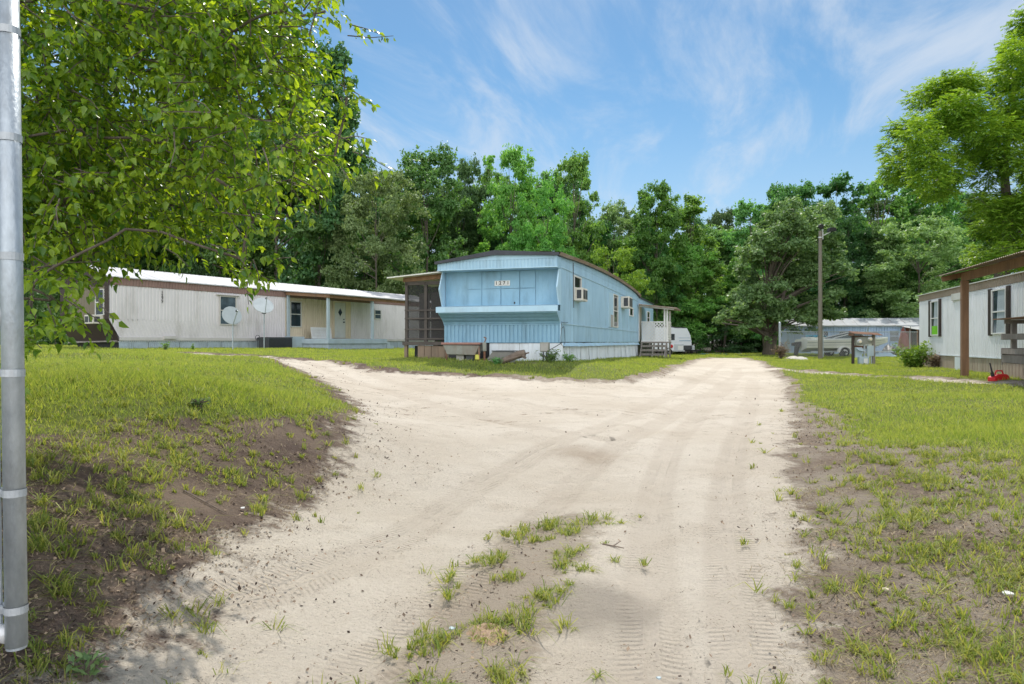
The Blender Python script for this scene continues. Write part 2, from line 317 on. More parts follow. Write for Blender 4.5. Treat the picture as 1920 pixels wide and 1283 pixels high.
_A = np.zeros((len(GP)+1,)*2); _A[:-1,:-1] = _phi(_d) + np.eye(len(GP))*-.06; _A[:-1,-1] = 1; _A[-1,:-1] = 1
_w = np.linalg.solve(_A, np.r_[GP[:,2], 0])
_ph = np.random.default_rng(3).uniform(0, 6.28, (18,)); _an = np.random.default_rng(4).uniform(0, 3.14, (18,)); _fr = np.geomspace(.9, 14, 18)
def Gz(x, y):
    x = np.atleast_1d(np.asarray(x, float)); y = np.atleast_1d(np.asarray(y, float)); out = np.empty(x.shape)
    xc = np.clip(x, -60, 60); yc = np.clip(y, -25, 100)
    for i in range(0, len(x), 40000):
        s = slice(i, i+40000)
        d2 = (xc[s,None]-GP[None,:,0])**2 + (yc[s,None]-GP[None,:,1])**2
        out[s] = _phi(d2) @ _w[:-1] + _w[-1]
    mic = np.zeros_like(out)
    for k in range(18): mic += np.sin((x*np.cos(_an[k])+y*np.sin(_an[k]))*_fr[k]+_ph[k])*.011/(_fr[k]**.6)
    return out + mic + CZ
def gz(x, y): return float(Gz([x],[y])[0])
SAND = np.array([(-1.5,-30),(-1.55,0),(-1.62,2.75),(-1.75,3.7),(-1.7,5),(-1.65,6.3),(-2.0,8.5),(-2.25,10.3),(-3.2,12.8),(-5,16),(-8.6,21.5),(-11,23.2),(-13.5,24.2),(-13.4,24.7),(-11,24.0),
 (-8.2,23.2),(-5.9,19.9),(-3.6,17.3),(-2.3,17.2),(-1.2,17.0),(0.3,16.5),(1.16,16.3),(2.9,16.6),(4.0,18.6),(5.2,22.5),(7.0,27.5),(8.8,33),(10.8,38.5),(12.6,42.5),(14.2,42),(12.4,34),(10.2,27.5),(7.8,19.4),(6.1,15),(4.3,10.4),(2.75,6.6),(2.05,4.9),(1.7,4.0),(1.38,3.2),(1.2,2.4),(1.1,0),(1.1,-30)], float)
PATH2 = np.array([(9.6,27),(10.5,21.3),(10.9,18.7),(11.4,17.1),(12.1,15.6),(13.5,13)], float)
def seg_dist(x, y, pts, closed=False):
    best = np.full(x.shape, 1e9); bu = np.zeros(x.shape); bv = np.zeros(x.shape); acc = 0.0
    m = len(pts) if closed else len(pts)-1
    for i in range(m):
        a = pts[i]; b = pts[(i+1)%len(pts)]; d = b-a; Ls = np.hypot(*d)
        t = np.clip(((x-a[0])*d[0]+(y-a[1])*d[1])/(Ls*Ls), 0, 1)
        ex = x-a[0]-t*d[0]; ey = y-a[1]-t*d[1]; dd = np.hypot(ex, ey); k = dd < best
        best[k] = dd[k]; bv[k] = acc + t[k]*Ls; bu[k] = (np.sign(d[0]*ey-d[1]*ex)*dd)[k]; acc += Ls
    return best, bu, bv
def inside(x, y, poly):
    c = np.zeros(x.shape, bool); n = len(poly)
    for i in range(n):
        x0,y0 = poly[i]; x1,y1 = poly[(i+1)%n]
        if y0 == y1: continue
        k = ((y0 > y) != (y1 > y)) & (x < (x1-x0)*(y-y0)/(y1-y0)+x0); c ^= k
    return c
def sm(a, b, x):
    t = np.clip((x-a)/(b-a), 0, 1); return t*t*(3-2*t)
def lownoise(x, y, f, seed=0):
    r = np.random.default_rng(seed); o = np.zeros(np.shape(x))
    for k in range(10):
        a = r.uniform(0, 6.28); ff = f*r.uniform(.5, 2.6); o += np.sin((x*np.cos(a)+y*np.sin(a))*ff+r.uniform(0,6.28))
    return o/4.0
def masks(x, y):
    d, _, _ = seg_dist(x, y, SAND, True); sdv = np.where(inside(x, y, SAND), d, -d)
    d2, _, _ = seg_dist(x, y, PATH2); wv = .45 + .2*lownoise(x, y, 1.2, 5)
    sdv = np.maximum(sdv, wv - d2)
    wl = 2.4 - 1.95*sm(5.6, 8.0, y); wr = 2.7 - 1.5*sm(6, 8.5, y) - .8*sm(9, 14, y)
    w = np.where(x < (y*.2), wl, wr); w = np.where(y > 15, .45, w)
    dn = -sdv + (.16*lownoise(x, y, 1.6, 8)+.22*lownoise(x, y, 5.5, 18))*np.minimum(1, w)
    lush = sm(.3*w, w, dn)
    return sdv, lush
strip = [(-.36,2.6),(-.2,3.4),(-.05,4.0),(.2,4.7),(.38,5.4)]
def near_strip(x, y, pts, r): return np.exp(-(seg_dist(x, y, np.array(pts,float))[0]/r)**2)
def STRIPW(x, y): return near_strip(x, y, strip, .42)
# ground grid
def axis(parts):
    out = [parts[0][0]]
    for a, b, s0, s1 in parts:
        x = a; n = max(2, int(round((b-a)/((s0+s1)/2)))); ss = np.linspace(s0, s1, n); ss *= (b-a)/ss.sum(); out += list(a+np.cumsum(ss))
    return np.array(out)
gx = axis([(-700,-60,160,8),(-60,-16,8,.6),(-16,-5,.6,.09),(-5,5,.06,.06),(5,16,.09,.6),(16,60,.6,8),(60,700,8,160)])
gy = axis([(-60,0,8,.5),(0,1.6,.4,.06),(1.6,9,.05,.07),(9,30,.08,.4),(30,60,.4,2),(60,150,2,12),(150,1500,14,300)])
XX, YY = np.meshgrid(gx, gy); fx = XX.ravel(); fy = YY.ravel()
sdv, lush = masks(fx, fy); hz = Gz(fx, fy)
TR = [  # wheel tracks on the sand
 [(-2.3,2.2),(-1.45,3.6),(-.85,4.9),(-.4,6.5),(.6,8.6),(1.9,11.2),(3.6,15),(5.6,20),(7.9,26.5),(10.3,33)],
 [(-1.5,1.9),(-.72,3.1),(-.15,4.6),(.75,7.2),(1.95,9.9),(3.4,13),(5.2,17),(7.6,23),(9.2,28)],
 [(.5,1.5),(.62,3),(1.35,6.4),(2.3,9.4),(4.0,13.6),(6.2,19)],
 [(.95,1.5),(1.05,3),(1.95,6.2),(3.2,9.6),(4.9,14),(7.2,20.4)],
 [(1.4,14.6),(3.2,13.6),(5.0,13.9),(7.0,15.2)], [(-7,20.5),(-4.4,16.6),(-2.2,13.4),(-.3,10.6),(1.2,8.9)], [(-6.2,20.6),(-3.3,16.6),(-.9,13.2),(1.4,11.2)]]
def smooth_poly(p, k=6):
    p = np.array(p, float); t = np.linspace(0, len(p)-1, (len(p)-1)*k+1); out = []
    for u in t:
        i = min(int(u), len(p)-2); f = u-i; p0 = p[max(i-1,0)]; p1 = p[i]; p2 = p[i+1]; p3 = p[min(i+2,len(p)-1)]
        out.append(.5*((2*p1)+(-p0+p2)*f+(2*p0-5*p1+4*p2-p3)*f*f+(-p0+3*p1-3*p2+p3)*f**3))
    return np.array(out)
tu = np.full(fx.shape, 9.0); tv = np.zeros(fx.shape)
near = (fy < 45) & (fy > 0) & (np.abs(fx) < 16) & (sdv > -.3)
rut = np.zeros(fx.shape)
for i, p in enumerate(TR):
    d, u, v = seg_dist(fx[near], fy[near], smooth_poly(p))
    o = tu[near]; ov = tv[near]; k = d < np.abs(o); o[k] = u[k]; ov[k] = v[k]+i*3.3; tu[near] = np.abs(o); tv[near] = ov
rut = np.where(near, -.030*np.exp(-(tu/.17)**2) + .010*np.exp(-((np.abs(tu)-.32)/.14)**2), 0)
hz = hz + rut*sm(-.1,.3,sdv)
# small earth edge where the turf ends
hz = hz + .07*sm(.1,-.25,sdv)*sm(14,17,fy)*sm(60,40,fy)
nx, ny = len(gx), len(gy); idx = np.arange(nx*ny).reshape(ny, nx)
Fq = np.stack([idx[:-1,:-1].ravel(), idx[:-1,1:].ravel(), idx[1:,1:].ravel(), idx[1:,:-1].ravel()], 1)
def ground_mat():
    m, t, b = base_mat('ground_mix'); n = t.nodes; l = t.links
    def at(a):
        q = n.new('ShaderNodeAttribute'); q.attribute_name = a; return q.outputs['Fac']
    geo = n.new('ShaderNodeNewGeometry'); pos = geo.outputs['Position']
    def noise(sc, det=6, ro=.6, vec=None):
        q = n.new('ShaderNodeTexNoise'); q.inputs['Scale'].default_value = sc; q.inputs['Detail'].default_value = det; q.inputs['Roughness'].default_value = ro; l.new(vec or pos, q.inputs['Vector']); return q.outputs['Fac']
    def mr(v, a, b2, c=0, d=1, smo=True):
        q = n.new('ShaderNodeMapRange'); q.interpolation_type = 'SMOOTHSTEP' if smo else 'LINEAR'
        for k2, val in zip(('From Min','From Max','To Min','To Max'), (a,b2,c,d)): q.inputs[k2].default_value = val
        l.new(v, q.inputs['Value']); return q.outputs[0]
    def ma(op, a, b2=None, c=None): return M_(op, a, b2, c, T=n)
    def mix(f, a, c, bt='MIX'):
        q = n.new('ShaderNodeMixRGB'); q.blend_type = bt
        for i, v in enumerate((f, a, c)):
            if isinstance(v, (int,float)): q.inputs[i].default_value = v
            elif isinstance(v, tuple): q.inputs[i].default_value = (*v,1)
            else: l.new(v, q.inputs[i])
        return q.outputs[0]
    # sand
    big = noise(.45, 4); mid = noise(2.6, 6); fine = noise(38, 5, .7); vf = noise(150, 3, .8)
    sand = mix(mr(big,.35,.68), (.67,.60,.505), (.58,.505,.41))
    sand = mix(mr(mid,.52,.75,0,.45), sand, (.50,.42,.33))
    sand = mix(mr(fine,.4,.75,0,.28), sand, (.42,.35,.27))
    sand = mix(mr(vf,.55,.72,0,.45), sand, (.24,.19,.14))
    spk = mr(noise(75,2,.5),.63,.67); sand = mix(ma('MULTIPLY', spk, ma('MULTIPLY', mr(mid,.42,.62), .8)), sand, (.13,.10,.075))
    stv = n.new('ShaderNodeMapping'); stv.inputs['Scale'].default_value = (.55,2.6,1); l.new(pos, stv.inputs[0])
    stk = ma('MULTIPLY', mr(noise(1.5,7,.75,stv.outputs[0]),  .565,.64), mr(noise(9,4,.7),.42,.55)); stk = ma('MULTIPLY', stk, at('streak'))
    sand = mix(ma('MULTIPLY', stk, .9), sand, (.23,.17,.115))
    sand = mix(ma('MULTIPLY', mr(ma('ADD', at('strip'), ma('MULTIPLY', ma('SUBTRACT', noise(6,6,.7), .5), 1.3)), .35, .75), .65), sand, (.285,.225,.165))
    tu_ = at('tu'); au = ma('ABSOLUTE', tu_); intr = mr(au, .20, .13)
    sand = mix(ma('MULTIPLY', intr, .3), sand, (.47,.395,.315))
    # dark damp patch and rust-red ant hill soil near the middle strip
    def spot(x, y, r, soft):
        q = n.new('ShaderNodeVectorMath'); q.operation = 'DISTANCE'; l.new(pos, q.inputs[0]); q.inputs[1].default_value = (x, y, gz(x,y))
        return mr(ma('ADD', q.outputs['Value'], ma('MULTIPLY', ma('SUBTRACT', noise(3.5,5), .5), soft*1.6)), r+soft, r-soft*.3)
    sand = mix(ma('MULTIPLY', spot(.47,3.75,.2,.25), .55), sand, (.22,.19,.155))
    sand = mix(ma('MULTIPLY', spot(.85,8.0,.2,.35), .5), sand, (.30,.22,.15))
    sand = mix(ma('MULTIPLY', spot(4.6,18.3,.4,1.0), .35), sand, (.33,.26,.19))
    # bare soil of the two banks
    sx = n.new('ShaderNodeSeparateXYZ'); l.new(pos, sx.inputs[0])
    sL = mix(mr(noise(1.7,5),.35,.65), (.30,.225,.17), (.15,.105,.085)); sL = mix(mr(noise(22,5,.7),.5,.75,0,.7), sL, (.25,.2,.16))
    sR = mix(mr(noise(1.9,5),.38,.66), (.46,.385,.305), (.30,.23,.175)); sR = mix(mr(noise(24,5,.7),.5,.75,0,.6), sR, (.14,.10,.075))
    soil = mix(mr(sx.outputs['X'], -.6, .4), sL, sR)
    under = mix(mr(noise(1.2,5),.35,.65), (.17,.22,.045), (.22,.25,.065)); under = mix(mr(noise(9,5,.7),.55,.75,0,.8), under, (.19,.15,.085))
    lu = at('lush'); sdn = at('sdist')
    brk = ma('MULTIPLY', ma('SUBTRACT', noise(5,6,.7), .5), .9)
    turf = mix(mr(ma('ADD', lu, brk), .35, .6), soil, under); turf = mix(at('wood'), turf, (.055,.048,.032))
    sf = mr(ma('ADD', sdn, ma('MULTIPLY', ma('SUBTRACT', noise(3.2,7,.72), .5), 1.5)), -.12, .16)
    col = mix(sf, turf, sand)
    l.new(col, b.inputs['Base Color']); b.inputs['Roughness'].default_value = .95; b.inputs['Specular IOR Level'].default_value = .15
    # relief: tread bars inside the tracks, crumbs, footprints
    tv_ = at('tv'); sh = ma('ADD', tv_, ma('MULTIPLY', au, .55))
    bars = ma('MULTIPLY_ADD', ma('SINE', ma('MULTIPLY', sh, 150.0)), .5, .5)
    lines = ma('MULTIPLY', ma('SINE', ma('MULTIPLY', tu_, 115.0)), .5)
    side = mr(au, .03, .07)
    tread = ma('ADD', ma('MULTIPLY', bars, side), ma('MULTIPLY', lines, ma('SUBTRACT', 1.0, side)))
    wear = mr(noise(1.6,5,.7), .43, .58)
    tread = ma('MULTIPLY', ma('MULTIPLY', ma('MULTIPLY', ma('MULTIPLY', tread, intr), sf), wear), at('closeby'))
    vor = n.new('ShaderNodeTexVoronoi'); vor.inputs['Scale'].default_value = 4.2; l.new(pos, vor.inputs['Vector'])
    hgt = ma('ADD', ma('MULTIPLY', fine, .034), ma('MULTIPLY', mid, .075)); hgt = ma('ADD', hgt, ma('MULTIPLY', vf, .012))
    hgt = ma('ADD', hgt, ma('MULTIPLY', tread, .015)); hgt = ma('ADD', hgt, ma('MULTIPLY', mr(vor.outputs['Distance'], 0, .5), .018))
    crumb = ma('MULTIPLY', noise(60,4,.8), ma('MULTIPLY', ma('SUBTRACT', 1.0, sf), .05)); hgt = ma('ADD', hgt, crumb)
    bp = n.new('ShaderNodeBump'); bp.inputs['Strength'].default_value = 1.0; bp.inputs['Distance'].default_value = 1.0
    l.new(hgt, bp.inputs['Height']); l.new(bp.outputs[0], b.inputs['Normal'])
    return m
ground = npmesh('ground', np.stack([fx, fy, hz], 1), Fq, ground_mat(), smooth=True,
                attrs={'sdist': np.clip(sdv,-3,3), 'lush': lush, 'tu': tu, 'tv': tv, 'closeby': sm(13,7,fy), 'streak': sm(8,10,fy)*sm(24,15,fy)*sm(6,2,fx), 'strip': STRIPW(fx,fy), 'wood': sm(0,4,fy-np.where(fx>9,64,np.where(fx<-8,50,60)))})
tag(ground, kind='structure')

# ------------------------------------------------------------------ grass
G1 = leaf_mat('lawn_blade', (.17,.265,.045), (.40,.43,.12), (1.6,1.5,.7), .5, .5, .25, 0, .5, .9)
G2 = leaf_mat('weed_blade', (.14,.215,.04), (.38,.39,.11), (1.5,1.4,.7), .45, .5, .25, 0, .3, .8)
def blades(x, y, h, w, lean, mat, name, seed, segs2):
    r = np.random.default_rng(seed); n = len(x); z = Gz(x, y) - .006
    z = z + .07*sm(.1,-.25,masks(x,y)[0])*sm(14,17,y)*sm(60,40,y)
    a = r.uniform(0, 2*np.pi, n); b = r.uniform(0, 2*np.pi, n)
    ux, uy = np.cos(a)*w/2, np.sin(a)*w/2; lx, ly = np.cos(b)*lean*h, np.sin(b)*lean*h
    base = np.stack([x,y,z],1); U = np.stack([ux,uy,0*ux],1); Ld = np.stack([lx,ly,0*lx],1); H = np.stack([0*h,0*h,h],1)
    if segs2:
        m = base + Ld*.35 + H*.60; t = base + Ld*1.15 + H*(1-.42*np.minimum(lean,1.9))[:,None]
        V = np.stack([base-U, base+U, m-U*.75, m+U*.75, t], 1).reshape(-1,3); o = (np.arange(n)*5)[:,None]
        Fa = np.concatenate([o+np.array([0,1,3]), o+np.array([0,3,2]), o+np.array([2,3,4])])
    else:
        t = base + Ld + H; V = np.stack([base-U, base+U, t],1).reshape(-1,3); o = (np.arange(n)*3)[:,None]; Fa = o+np.array([0,1,2])
    return npmesh(name, V, Fa, mat)
def sample(n, y0, y1, r):
    y = y0*np.exp(r.uniform(0,1,n)*math.log(y1/y0)); x = r.uniform(-1,1,n)*(y*.93+2.6); return x, y
x, y = sample(1150000, 2.0, 72, rng); s_, l_ = masks(x, y); ok = (rng.uniform(0,1,len(x)) < l_*.97) & (s_ < -.02)
ok &= rng.uniform(0,1,len(x)) < .55+.45*sm(-.6,.5,lownoise(x,y,.8,21))
x, y = x[ok], y[ok]; hh = (.035+.05*rng.uniform(0,1,len(x))**1.5)*(1+.25*lownoise(x,y,.9,2))+.0006*y; hh = np.clip(hh,.02,.16)
ww = .0035+.00075*y; o = blades(x, y, hh, ww, rng.uniform(.2,1.0,len(x)), G1, 'grass', 11, False); tag(o, 'short bright green lawn grass on both sides of the sandy drive', 'grass', kind='stuff')
# tufts on the banks and in the middle strip
tx, ty = sample(88000, 1.9, 19, rng); s_, l_ = masks(tx, ty)
dens = np.where(s_ < 0, .40*sm(0,.7,-s_)+.10, .0)*(1-.7*l_)*(.25+.75*sm(-.35,.75,lownoise(tx,ty,6.5,31)))*np.where(tx<0,np.where(ty<6.3,.85,1.1),.75)
dens = np.maximum(dens, .55*near_strip(tx,ty,strip,.34)*sm(-.1,.6,lownoise(tx,ty,7,9))*np.where(ty<5.6,1,0))
dens = np.maximum(dens, np.where((s_>0)&(s_<.6)&(ty<12), .022*(1-s_/.6), 0))
ok = rng.uniform(0,1,len(tx)) < dens; tx, ty = tx[ok], ty[ok]
# explicit tufts: bank crest and the island edge
k = rng.integers(9, 24, len(tx)); sz = rng.uniform(.35,1.0,len(tx))**1.3*1.25
bx = np.repeat(tx,k)+rng.normal(0,.016,k.sum())*np.repeat(sz,k); by = np.repeat(ty,k)+rng.normal(0,.016,k.sum())*np.repeat(sz,k)
bh = np.repeat(sz,k)*rng.uniform(.04,.115,k.sum()); bw = .0035+.00045*by+rng.uniform(0,.0025,k.sum())
o = blades(bx, by, bh, bw, np.repeat(rng.uniform(.5,1.5,len(tx)),k)*rng.uniform(.4,1.6,k.sum()), G2, 'grass_tufts', 12, True); tag(o, 'scattered weedy grass tufts on the bare soil banks and middle strip', 'grass tufts', kind='stuff')
# litter: dead leaf flakes, twigs and crumbs
x, y = sample(330000, 1.9, 24, rng); s_, l_ = masks(x, y)
p = np.where(s_ < 0, .75*(1-l_*.9), .010+.30*np.exp(-s_/.28)+np.where(x<0,.26,.03)*np.exp(-s_/.8)) * np.where(x<0,1.0,.75)*sm(-.9,.6,lownoise(x,y,2.5,77))
p = np.maximum(p, .4*near_strip(x,y,strip,.25))
ok = rng.uniform(0,1,len(x)) < p; x, y = x[ok], y[ok]; n_ = len(x)
sz = rng.uniform(.0025,.011,n_)**1.0*(1+.045*y); el = rng.uniform(.15,1.0,n_); el = np.where(rng.uniform(0,1,n_)<.25,.06,el); a = rng.uniform(0,6.28,n_); tl = rng.normal(0,.5,(n_,2))
T = np.stack([np.cos(a),np.sin(a),tl[:,0]],1)*sz[:,None]*np.where(el<.1,3.5,1)[:,None]; B = np.stack([-np.sin(a),np.cos(a),tl[:,1]],1)*(sz*el)[:,None]
C0 = np.stack([x,y,Gz(x,y)+.004+sz*.25],1); V = np.stack([C0-T,C0-B,C0+T,C0+B],1).reshape(-1,3)
LM = leaf_mat('dead_leaf_flake', (.045,.03,.025), (.36,.27,.19), (1,1,1), .1, .8, .2, 0, .2, 1.0)
o = npmesh('leaf_litter', V, (np.arange(n_)*4)[:,None]+np.arange(4), LM); tag(o, None)
# straw: dead grass blades lying over the bare soil
x, y = sample(190000, 1.9, 26, rng); s_, l_ = masks(x, y)
ok = rng.uniform(0,1,len(x)) < np.where(s_<0, .85-.45*l_, .5*np.exp(-s_/.15))*sm(-.8,.5,lownoise(x,y,3.0,55)); x, y = x[ok], y[ok]
G3 = leaf_mat('straw_blade', (.19,.14,.085), (.46,.38,.24), (1,1,1), .2, .8, .2, 0, .2, 1.0)
o2 = blades(x, y, rng.uniform(.018,.05,len(x)), .0025+.0004*y, rng.uniform(1.2,2.6,len(x)), G3, 'dead_grass', 14, True); tag(o2, 'dry straw coloured dead grass lying over the bare soil banks', 'dead grass', kind='stuff')
tag(o, 'dead leaf flakes and twig bits scattered over the soil and sand', 'litter', kind='stuff')

# ================================================================== buildings
def window(parent, p, u, n, s0, s1, z0, z1, frame='white', pane='glass', midrail=True, fw=.045, proud=.05, curtain=False, name='window'):
    f = MB()
    f.slab(p,u,n,s0,s0+fw,z0,z1,-.02,proud); f.slab(p,u,n,s1-fw,s1,z0,z1,-.02,proud)
    f.slab(p,u,n,s0+fw,s1-fw,z0,z0+fw,-.02,proud); f.slab(p,u,n,s0+fw,s1-fw,z1-fw,z1,-.02,proud)
    if midrail:
        zm = (z0+z1)/2; f.slab(p,u,n,s0+fw,s1-fw,zm-.02,zm+.02,-.02,proud-.008)
    fo = f.build(name, MAT[frame], parent)
    MB().slab(p,u,n,s0+fw*.5,s1-fw*.5,z0+fw*.5,z1-fw*.5,-.02,.018).build('pane', MAT[pane], fo)
    if curtain:
        c = MB(); a = s0+fw+(s1-s0)*.28; b = s1-fw-.02; u3 = Vector((u[0],u[1],0)); n3 = Vector((n[0],n[1],0)); p3 = Vector((p[0],p[1],0))
        c.corr(p3+u3*a+n3*.022+Vector((0,0,z0+fw)), p3+u3*b+n3*.022+Vector((0,0,z0+fw)), p3+u3*(a+.12)+n3*.022+Vector((0,0,z1-fw)), p3+u3*b+n3*.022+Vector((0,0,z1-fw)), .09, .008, n3)
        c.build('curtain', MAT['curtain'], fo)
    return fo
def window_ac(parent, p, u, n, s0, s1, z0, z1, d):
    b = MB(); b.slab(p,u,n,s0,s1,z0,z1,0,d)
    o = b.build('air_conditioner', MAT['ac'], parent, bevel=.015)
    g = MB(); w = s1-s0
    g.slab(p,u,n,s0+w*.08,s0+w*.47,z0+.06,z1-.06,d+.002,d+.008); g.slab(p,u,n,s0+w*.55,s0+w*.92,z0+.06,z1-.06,d+.002,d+.008)
    for e in (s0-.006, s1): g.slab(p,u,n,e+.001,e+.005,z0+.07,z1-.07,d*.35,d-.05)
    g.build('grille', MAT['darkgrey'], o)
    return o
V3 = lambda x,y,z: Vector((x,y,z))

# ---------------------------------------------------------------- blue mobile home
bz = CZ-.62
blue = thing('mobile_home', 'sky blue ribbed mobile home with bay front, number plate 1271 and low tarred roof', 'mobile home', (1.4,19.9,bz), R(-17.8))
W = 3.66; LEN = 25.0; L1 = 17.6
b = MB()
b.box(-W+.03,-.03,.09,LEN-.03,.62,3.0)                                             # inner body
b.corr((-W,0,.6),(0,0,.6),(-W,0,1.13),(0,0,1.13),.125,.022,(0,-1,0))              # lower front
# curved cove below the ledge, horizontal ribs
prof = [(0.0,1.14),(-.02,1.17),(-.06,1.22),(-.13,1.28),(-.20,1.33),(-.27,1.375),(-.35,1.42),(-.42,1.46),(-.46,1.50)]
vs=[]; fs=[]
for i,(y_,z_) in enumerate(prof):
    for x_ in (-W,0): vs.append((x_, y_+(-.012 if i%2 else .008), z_))
for i in range(len(prof)-1): fs.append((2*i,2*i+1,2*i+3,2*i+2))
b.add(vs,fs)
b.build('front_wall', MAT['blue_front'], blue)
lg = MB(); lg.box(-W-.06,.05,-.50,-.44,1.50,1.67); lg.add([(-W-.06,-.5,1.675),(.05,-.5,1.675),(.05,.06,1.72),(-W-.06,.06,1.72)],[(0,1,2,3)])
lg.box(-W,0,-.44,.05,1.49,1.53); lg.build('ledge', MAT['blue_pale'], blue)
mb = MB(); mb.box(-W-.006,.006,-.02,.0,1.125,1.155); mb.build('belt_trim', MAT['blue_front'], blue)
# recessed window wall: ribbed sides, boarded window of eight panels
wf = MB(); wf.box(-W+.03,-.03,.062,.09,1.69,2.77); wf.corr((-W+.03,.06,1.7),(-W+.75,.06,1.7),(-W+.03,.06,2.76),(-W+.75,.06,2.76),.12,.015,(0,-1,0))
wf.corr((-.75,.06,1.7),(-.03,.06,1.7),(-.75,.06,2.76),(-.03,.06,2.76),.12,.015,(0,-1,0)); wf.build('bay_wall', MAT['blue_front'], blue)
pn = MB(); xs = [-W+.75,-W+1.22,-W+1.83,-W+2.42,-W+2.91]; zs=[1.71,2.22,2.75]
for i in range(4):
    for j in range(2): pn.box(xs[i]+.012,xs[i+1]-.012,.045-(.012 if j==0 and i in (1,2) else 0),.075,zs[j]+.01,zs[j+1]-.01)
pn.box(xs[0],xs[-1],.062,.08,1.70,2.76)
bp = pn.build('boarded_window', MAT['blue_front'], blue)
MB().box(-1.42,-1.38,.02,.05,1.76,1.82).build('latch', MAT['black'], bp)
# number plate 1271: four small white tiles
plate = MB(); 
for i in range(4): plate.box(-2.03+i*.122,-2.03+i*.122+.116,.028,.042,2.31,2.46)
pl = plate.build('number_plate', MAT['white'], blue)
for i,ch in enumerate("1271"):
    text_mesh('digit', ch, .15, MAT['black'], pl, Matrix.Translation((-2.03+i*.122+.058,.024,2.385)) @ Matrix.Rotation(R(90),4,'X'), .003)
# side wings of the bay
for sx, nm in ((-W,-1),(0,1)):
    wg = MB(); poly = [(.06,1.70),(-.16,1.70),(-.40,2.20),(-.14,2.76),(.06,2.76)]
    wg.prism(poly,'x',sx-.02,sx+.02); wg.build('bay_side', MAT['blue_pale'], blue)
cw = MB(); cw.prism([(0.0,1.15)]+prof[1:]+[(0.0,1.50)],'x',-.015,.012); cw.build('bay_side', MAT['blue'], blue)
cw = MB(); cw.prism([(0.0,1.15)]+prof[1:]+[(0.0,1.50)],'x',-W-.012,-W+.015); cw.build('bay_side', MAT['blue'], blue)
# visor
vz = MB(); xa,xm,xb = -W-.03,-1.85,.03
vz.corr((xa,-.44,2.77),(xb,-.44,2.77),(xa,-.44,3.02),(xb,-.44,3.02),.105,.012,(0,-1,0))
vz.add([(xa,-.445,3.02),(xm,-.445,3.02),(xb,-.445,3.02),(xb,-.445,3.10),(xm,-.445,3.18),(xa,-.445,3.025)],[(0,1,4,5),(1,2,3,4)])
vz.box(xa,xb,-.43,.06,2.755,2.785); vz.box(xb-.03,xb-.001,-.43,.0,2.785,3.08); vz.box(xa+.001,xa+.03,-.43,.0,2.785,3.02)
vz.build('visor', MAT['blue'], blue)
MB().box(xa-.008,xb+.008,-.46,-.435,2.765,2.79).build('visor_trim', MAT['blue_pale'], blue)
# right side wall
sw = MB()
sw.corr((0,0,.62),(0,L1,.62),(0,0,1.15),(0,L1,1.15),.14,.012,(1,0,0))
sw.corr((0,0,1.18),(0,L1,1.18),(0,0,2.80),(0,L1,2.80),.14,.012,(1,0,0),steps=2)
sw.corr((0,L1,.62),(0,LEN,.62),(0,L1,3.0),(0,LEN,3.0),.14,.012,(1,0,0))
sw.corr((-W,LEN,.62),(-W,0,.62),(-W,LEN,3.0),(-W,0,3.0),.14,.012,(-1,0,0))
sw.build('side_wall', MAT['blue'], blue)
fa = MB(); ts = np.linspace(0,L1,13); top = lambda t: 3.15 + .21*math.sin(min(1,t/L1)*math.pi)**.8 - .05*(t>L1-.5)
fa.corr((0.004,0,2.83),(0.004,L1,2.83),(0.004,0,3.06),(0.004,L1,3.06),.12,.012,(1,0,0))
vs=[];fs=[]
for i,t in enumerate(ts): vs += [(.006,t,3.06),(.006,t,max(3.07,top(t)-.03))]
for i in range(len(ts)-1): fs.append((2*i,2*i+2,2*i+3,2*i+1))
fa.add(vs,fs); fa.build('fascia', MAT['blue'], blue)
tm = MB(); tm.box(0,.022,0,L1,2.80,2.83); tm.box(0,.022,0,L1,1.148,1.182); tm.box(0,.016,L1-.05,L1,.62,3.1)
for t in (1.55,8.1,11.6,14.0): tm.box(.001,.014,t,t+.02,.62,2.8)
tm.box(.0,.03,-.02,.05,.62,1.15); tm.build('seam_trim', MAT['blue_pale'], blue)
ap = MB(); ap.corr((.0,.0,.60),(.0,L1,.60),(.09,0.1,.49),(.07,L1,.47),1.3,.02,(1,0,.3),jit=.02); ap.build('apron_trim', MAT['blue_pale'], blue)
# roof-over
bnd = MB(); bnd.add([(-W-.10,-.50,3.03),(-1.85,-.50,3.19),(.10,-.50,3.085),(.10,-.50,3.17),(-1.85,-.50,3.31),(-W-.10,-.50,3.04)],[(0,1,4,5),(1,2,3,4)])
bnd.build('roof_band', MAT['tar'], blue)
rf = MB(); nT = 14; ys = [-.52]+list(np.linspace(0.4,L1+.1,nT)); xsr=[-W-.10,-1.85,.10]
vs=[];fs=[]
for y_ in ys:
    tt = top(max(y_,0)); vs += [(xsr[0],y_,tt-.12),(xsr[1],y_,tt+.16),(xsr[2],y_,tt+.02),(xsr[0],y_,tt-.19),(xsr[1],y_,tt+.02),(xsr[2],y_,tt-.06)]
for i in range(len(ys)-1):
    a=6*i; c=a+6; fs += [(a,a+1,c+1,c),(a+1,a+2,c+2,c+1),(a+2,a+5,c+5,c+2),(a+3,a,c,c+3),(a+5,a+4,c+4,c+5),(a+4,a+3,c+3,c+4)]
fs += [(0,3,4,1),(1,4,5,2)]; e=6*(len(ys)-1); fs += [(e,e+1,e+4,e+3),(e+1,e+2,e+5,e+4)]
roof = rf.add(vs,fs).build('roof', MAT['tar'], blue)
re = MB(); 
